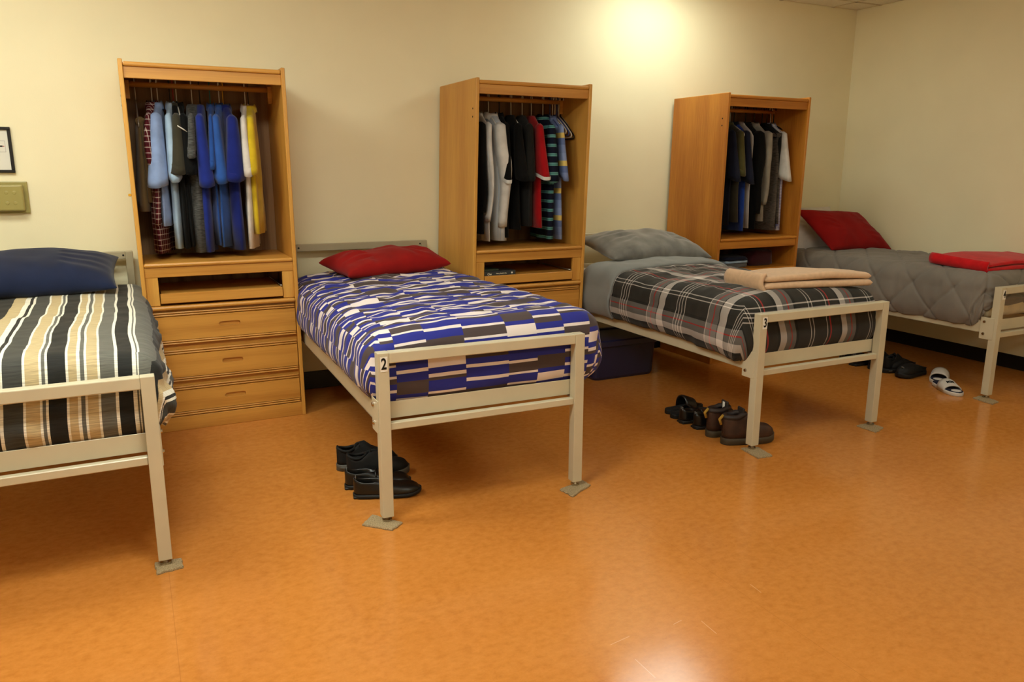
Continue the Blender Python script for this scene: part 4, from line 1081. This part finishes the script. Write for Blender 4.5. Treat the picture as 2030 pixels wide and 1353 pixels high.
    if kind == 'sneaker':
        rg = [[(.004+f*(L-.008), mid(f)+s_*(outline(f, Wd+.004)+.0025), z) for s_, z in ((-1, .012), (-1.04, .018), (-1, .024), (1, .024), (1.04, .018), (1, .012))] for f in ts]
        loft('midsole_band', rg, M['greyrub'], t, label='grey midsole band')
        lc = bmesh.new()
        for k in range(4): tube_into(lc, [(.115+k*.017, -.024, sole_h+.088-k*.012), (.12+k*.017, 0, sole_h+.100-k*.012), (.115+k*.017, .024, sole_h+.088-k*.012)], .003, 5)
        link('laces', frombm(lc, 'laces'), M['inner'], t)
        pts = [(.010+.09*(.5-.5*math.cos(2*PI*k/14)), Wd*.60*math.sin(2*PI*k/14), sole_h+.082-.014*math.sin(PI*(.5-.5*math.cos(2*PI*k/14)))) for k in range(14)]
        tube('padded_collar', pts, .008, M['nub'], t, 7, closed=True)
    return t

gr = 'shoes under the blue patterned bed'
an = math.atan2(-.09, .31)
shoe('leather_shoe', 'black leather shoe beside the left front leg of the blue patterned bed, nearest the camera', (-.115, -1.895, 0), an, .315, .052, 'loafer', group=gr)
shoe('leather_shoe', 'black leather shoe behind its mate under the blue patterned bed', (-.125, -1.775, 0), an, .315, .052, 'loafer', group=gr, mirror=True)
shoe('sneaker', 'black work sneaker just behind the leather shoes under the blue patterned bed', (-.085, -1.655, 0), an*.8, .31, .052, 'sneaker', M['nub'], M['greyrub'], group=gr)
shoe('sneaker', 'black work sneaker furthest back under the blue patterned bed', (-.105, -1.535, 0), an*.6, .31, .052, 'sneaker', M['nub'], M['greyrub'], group=gr, mirror=True)
gr = 'shoes under the plaid bed'
shoe('work_boot', 'brown leather boot beside the left front leg of the plaid bed, nearest the camera', (1.90, -2.085, 0), R_(-12), .32, .056, 'boot', M['brnl'], M['brnsole'], group=gr)
shoe('work_boot', 'brown leather boot behind its mate, with a white tag on the tongue', (1.905, -1.955, 0), R_(-8), .32, .056, 'boot', M['brnl'], M['brnsole'], group=gr, mirror=True)
shoe('leather_shoe', 'black leather shoe just left of the brown boots', (1.925, -1.815, 0), R_(-6), .29, .05, 'loafer', group=gr)
shoe('leather_shoe', 'black leather shoe between its mate and the flip-flops', (1.915, -1.70, 0), R_(-4), .29, .05, 'loafer', group=gr, mirror=True)

def slide(name, label, loc, ang, L=.28, Wd=.052, sole=None, foam=None, strapm=None, group=None, logo=False, high=.055, cat='sandal'):
    t = thing(name, label, cat, loc, ang, group)
    ts = [0, .02, .06, .12, .2, .3, .42, .55, .68, .78, .86, .93, .98, 1.0]
    def sl(z0, z1, k):
        return [[(f*L, (-.004*math.sin(PI*f)) + max(outline(f, Wd), .003)*k*a_, z0+(z1-z0)*b_) for a_, b_ in ((-.96, 0), (-1, .3), (-1, .8), (-.95, 1), (.95, 1), (1, .8), (1, .3), (.96, 0))] for f in ts]
    loft('sole', sl(0, .026, 1), sole, t); loft('footbed', sl(.024, .030, .88), foam, t)
    if logo or high > .065: loft('toe_pad', [[(L*.86+.055*k_*math.cos(2*PI*q/16)*.7, .040*k_*math.sin(2*PI*q/16), z_) for q in range(16)] for k_, z_ in ((.8, .029), (.78, .032), (.6, .034), (.3, .035))], strapm, t)
    # arched strap
    bm = bmesh.new(); n = 14; rows = []
    for (x, hh) in ((L*.42, high+.020), (L*.50, high+.018), (L*.60, high+.006), (L*.68, high-.002), (L*.72, high-.006)):
        rows.append([bm.verts.new((x, math.cos(PI*k/n)*(Wd+.005)*1.02, .012+math.sin(PI*k/n)**.7*(hh-.012))) for k in range(n+1)])
    for A, B in zip(rows, rows[1:]):
        for k in range(n): bm.faces.new((A[k], A[k+1], B[k+1], B[k]))
    st = link('strap', frombm(bm, 'strap'), strapm, t, smooth=True)
    md = st.modifiers.new('thickness', 'SOLIDIFY'); md.thickness = .007; md.offset = -1
    if logo:
        bm = bmesh.new()
        for s_ in (1, -1):
            pts = []
            for k in range(9):
                a_ = PI*(.10+.80*k/8); yy = .024*math.cos(a_); xx = s_*(.021-.028*math.sin(a_))
                pts.append((L*.585+xx, yy, high+.0085-6*yy*yy-.40*xx))
            tube_into(bm, pts, [.001, .0050, .0042, .0036, .0036, .0036, .0042, .0050, .001], 6)
        link('emblem', frombm(bm, 'emblem'), M['ink'], st, label='black two-arc sports emblem')
    return t
gr3 = 'black flip-flops under the plaid bed'
def flip(label, loc, ang, arch):
    t = slide('flip_flop', label, loc, ang, .28, .05, M['rub'], M['inner'], M['blackp'], gr3, high=arch)
    return t
flip('black flip-flop furthest back under the plaid bed, its strap arching up', (1.955, -1.515, 0), R_(0), .085)
flip('black flip-flop left of the black leather shoes', (1.93, -1.60, 0), R_(-3), .05)
gw = 'white slide sandals beside the quilted bed'
slide('slide_sandal', 'white slide sandal with a black emblem, toe towards the camera', (4.10, -1.80, 0), math.atan2(-.33, -.17), .31, .056, M['wsl'], M['navyp'], M['wsl'], gw, True, .06)
slide('slide_sandal', 'white slide sandal turned sideways behind the one with the emblem', (4.37, -1.66, 0), math.atan2(-.14, -.25), .30, .055, M['wsl'], M['navyp'], M['wsl'], gw, False, .07)
gr4 = 'dark shoes beneath the quilted bed'
t = shoe('clog', 'black clog with a pale mark on its toe, left of the white sandals', (4.30, -1.56, 0), math.atan2(-.02, -.30), .30, .056, 'clog', M['rub'], M['rub'], group=gr4)
bm = bmesh.new(); tube_into(bm, [(.262, 0, .078), (.268, 0, .073)], [.012, .011], 10); link('toe_mark', frombm(bm, 'toe_mark'), M['greytab'], t, label='pale oval mark')
shoe('clog', 'black clog half hidden behind the other clog', (4.36, -1.43, 0), math.atan2(.02, -.30), .30, .056, 'clog', M['rub'], M['rub'], group=gr4, mirror=True)
shoe('sneaker', 'dark sneaker with its heel to the aisle, next to the clogs', (4.035, -1.42, 0), .1, .30, .052, 'sneaker', M['nub'], M['rub'], group=gr4)
shoe('sneaker', 'dark sneaker beside the right front leg of the plaid bed as seen from the aisle', (4.03, -1.31, 0), .1, .30, .052, 'sneaker', M['nub'], M['rub'], group=gr4, mirror=True)
shoe('leather_shoe', 'dark low shoe seen through the footboard of the plaid bed, right one', (4.0, -1.17, 0), .1, .29, .05, 'loafer', group=gr4)
shoe('leather_shoe', 'dark low shoe seen through the footboard of the plaid bed, left one', (4.0, -1.06, 0), .1, .29, .05, 'loafer', group=gr4, mirror=True)
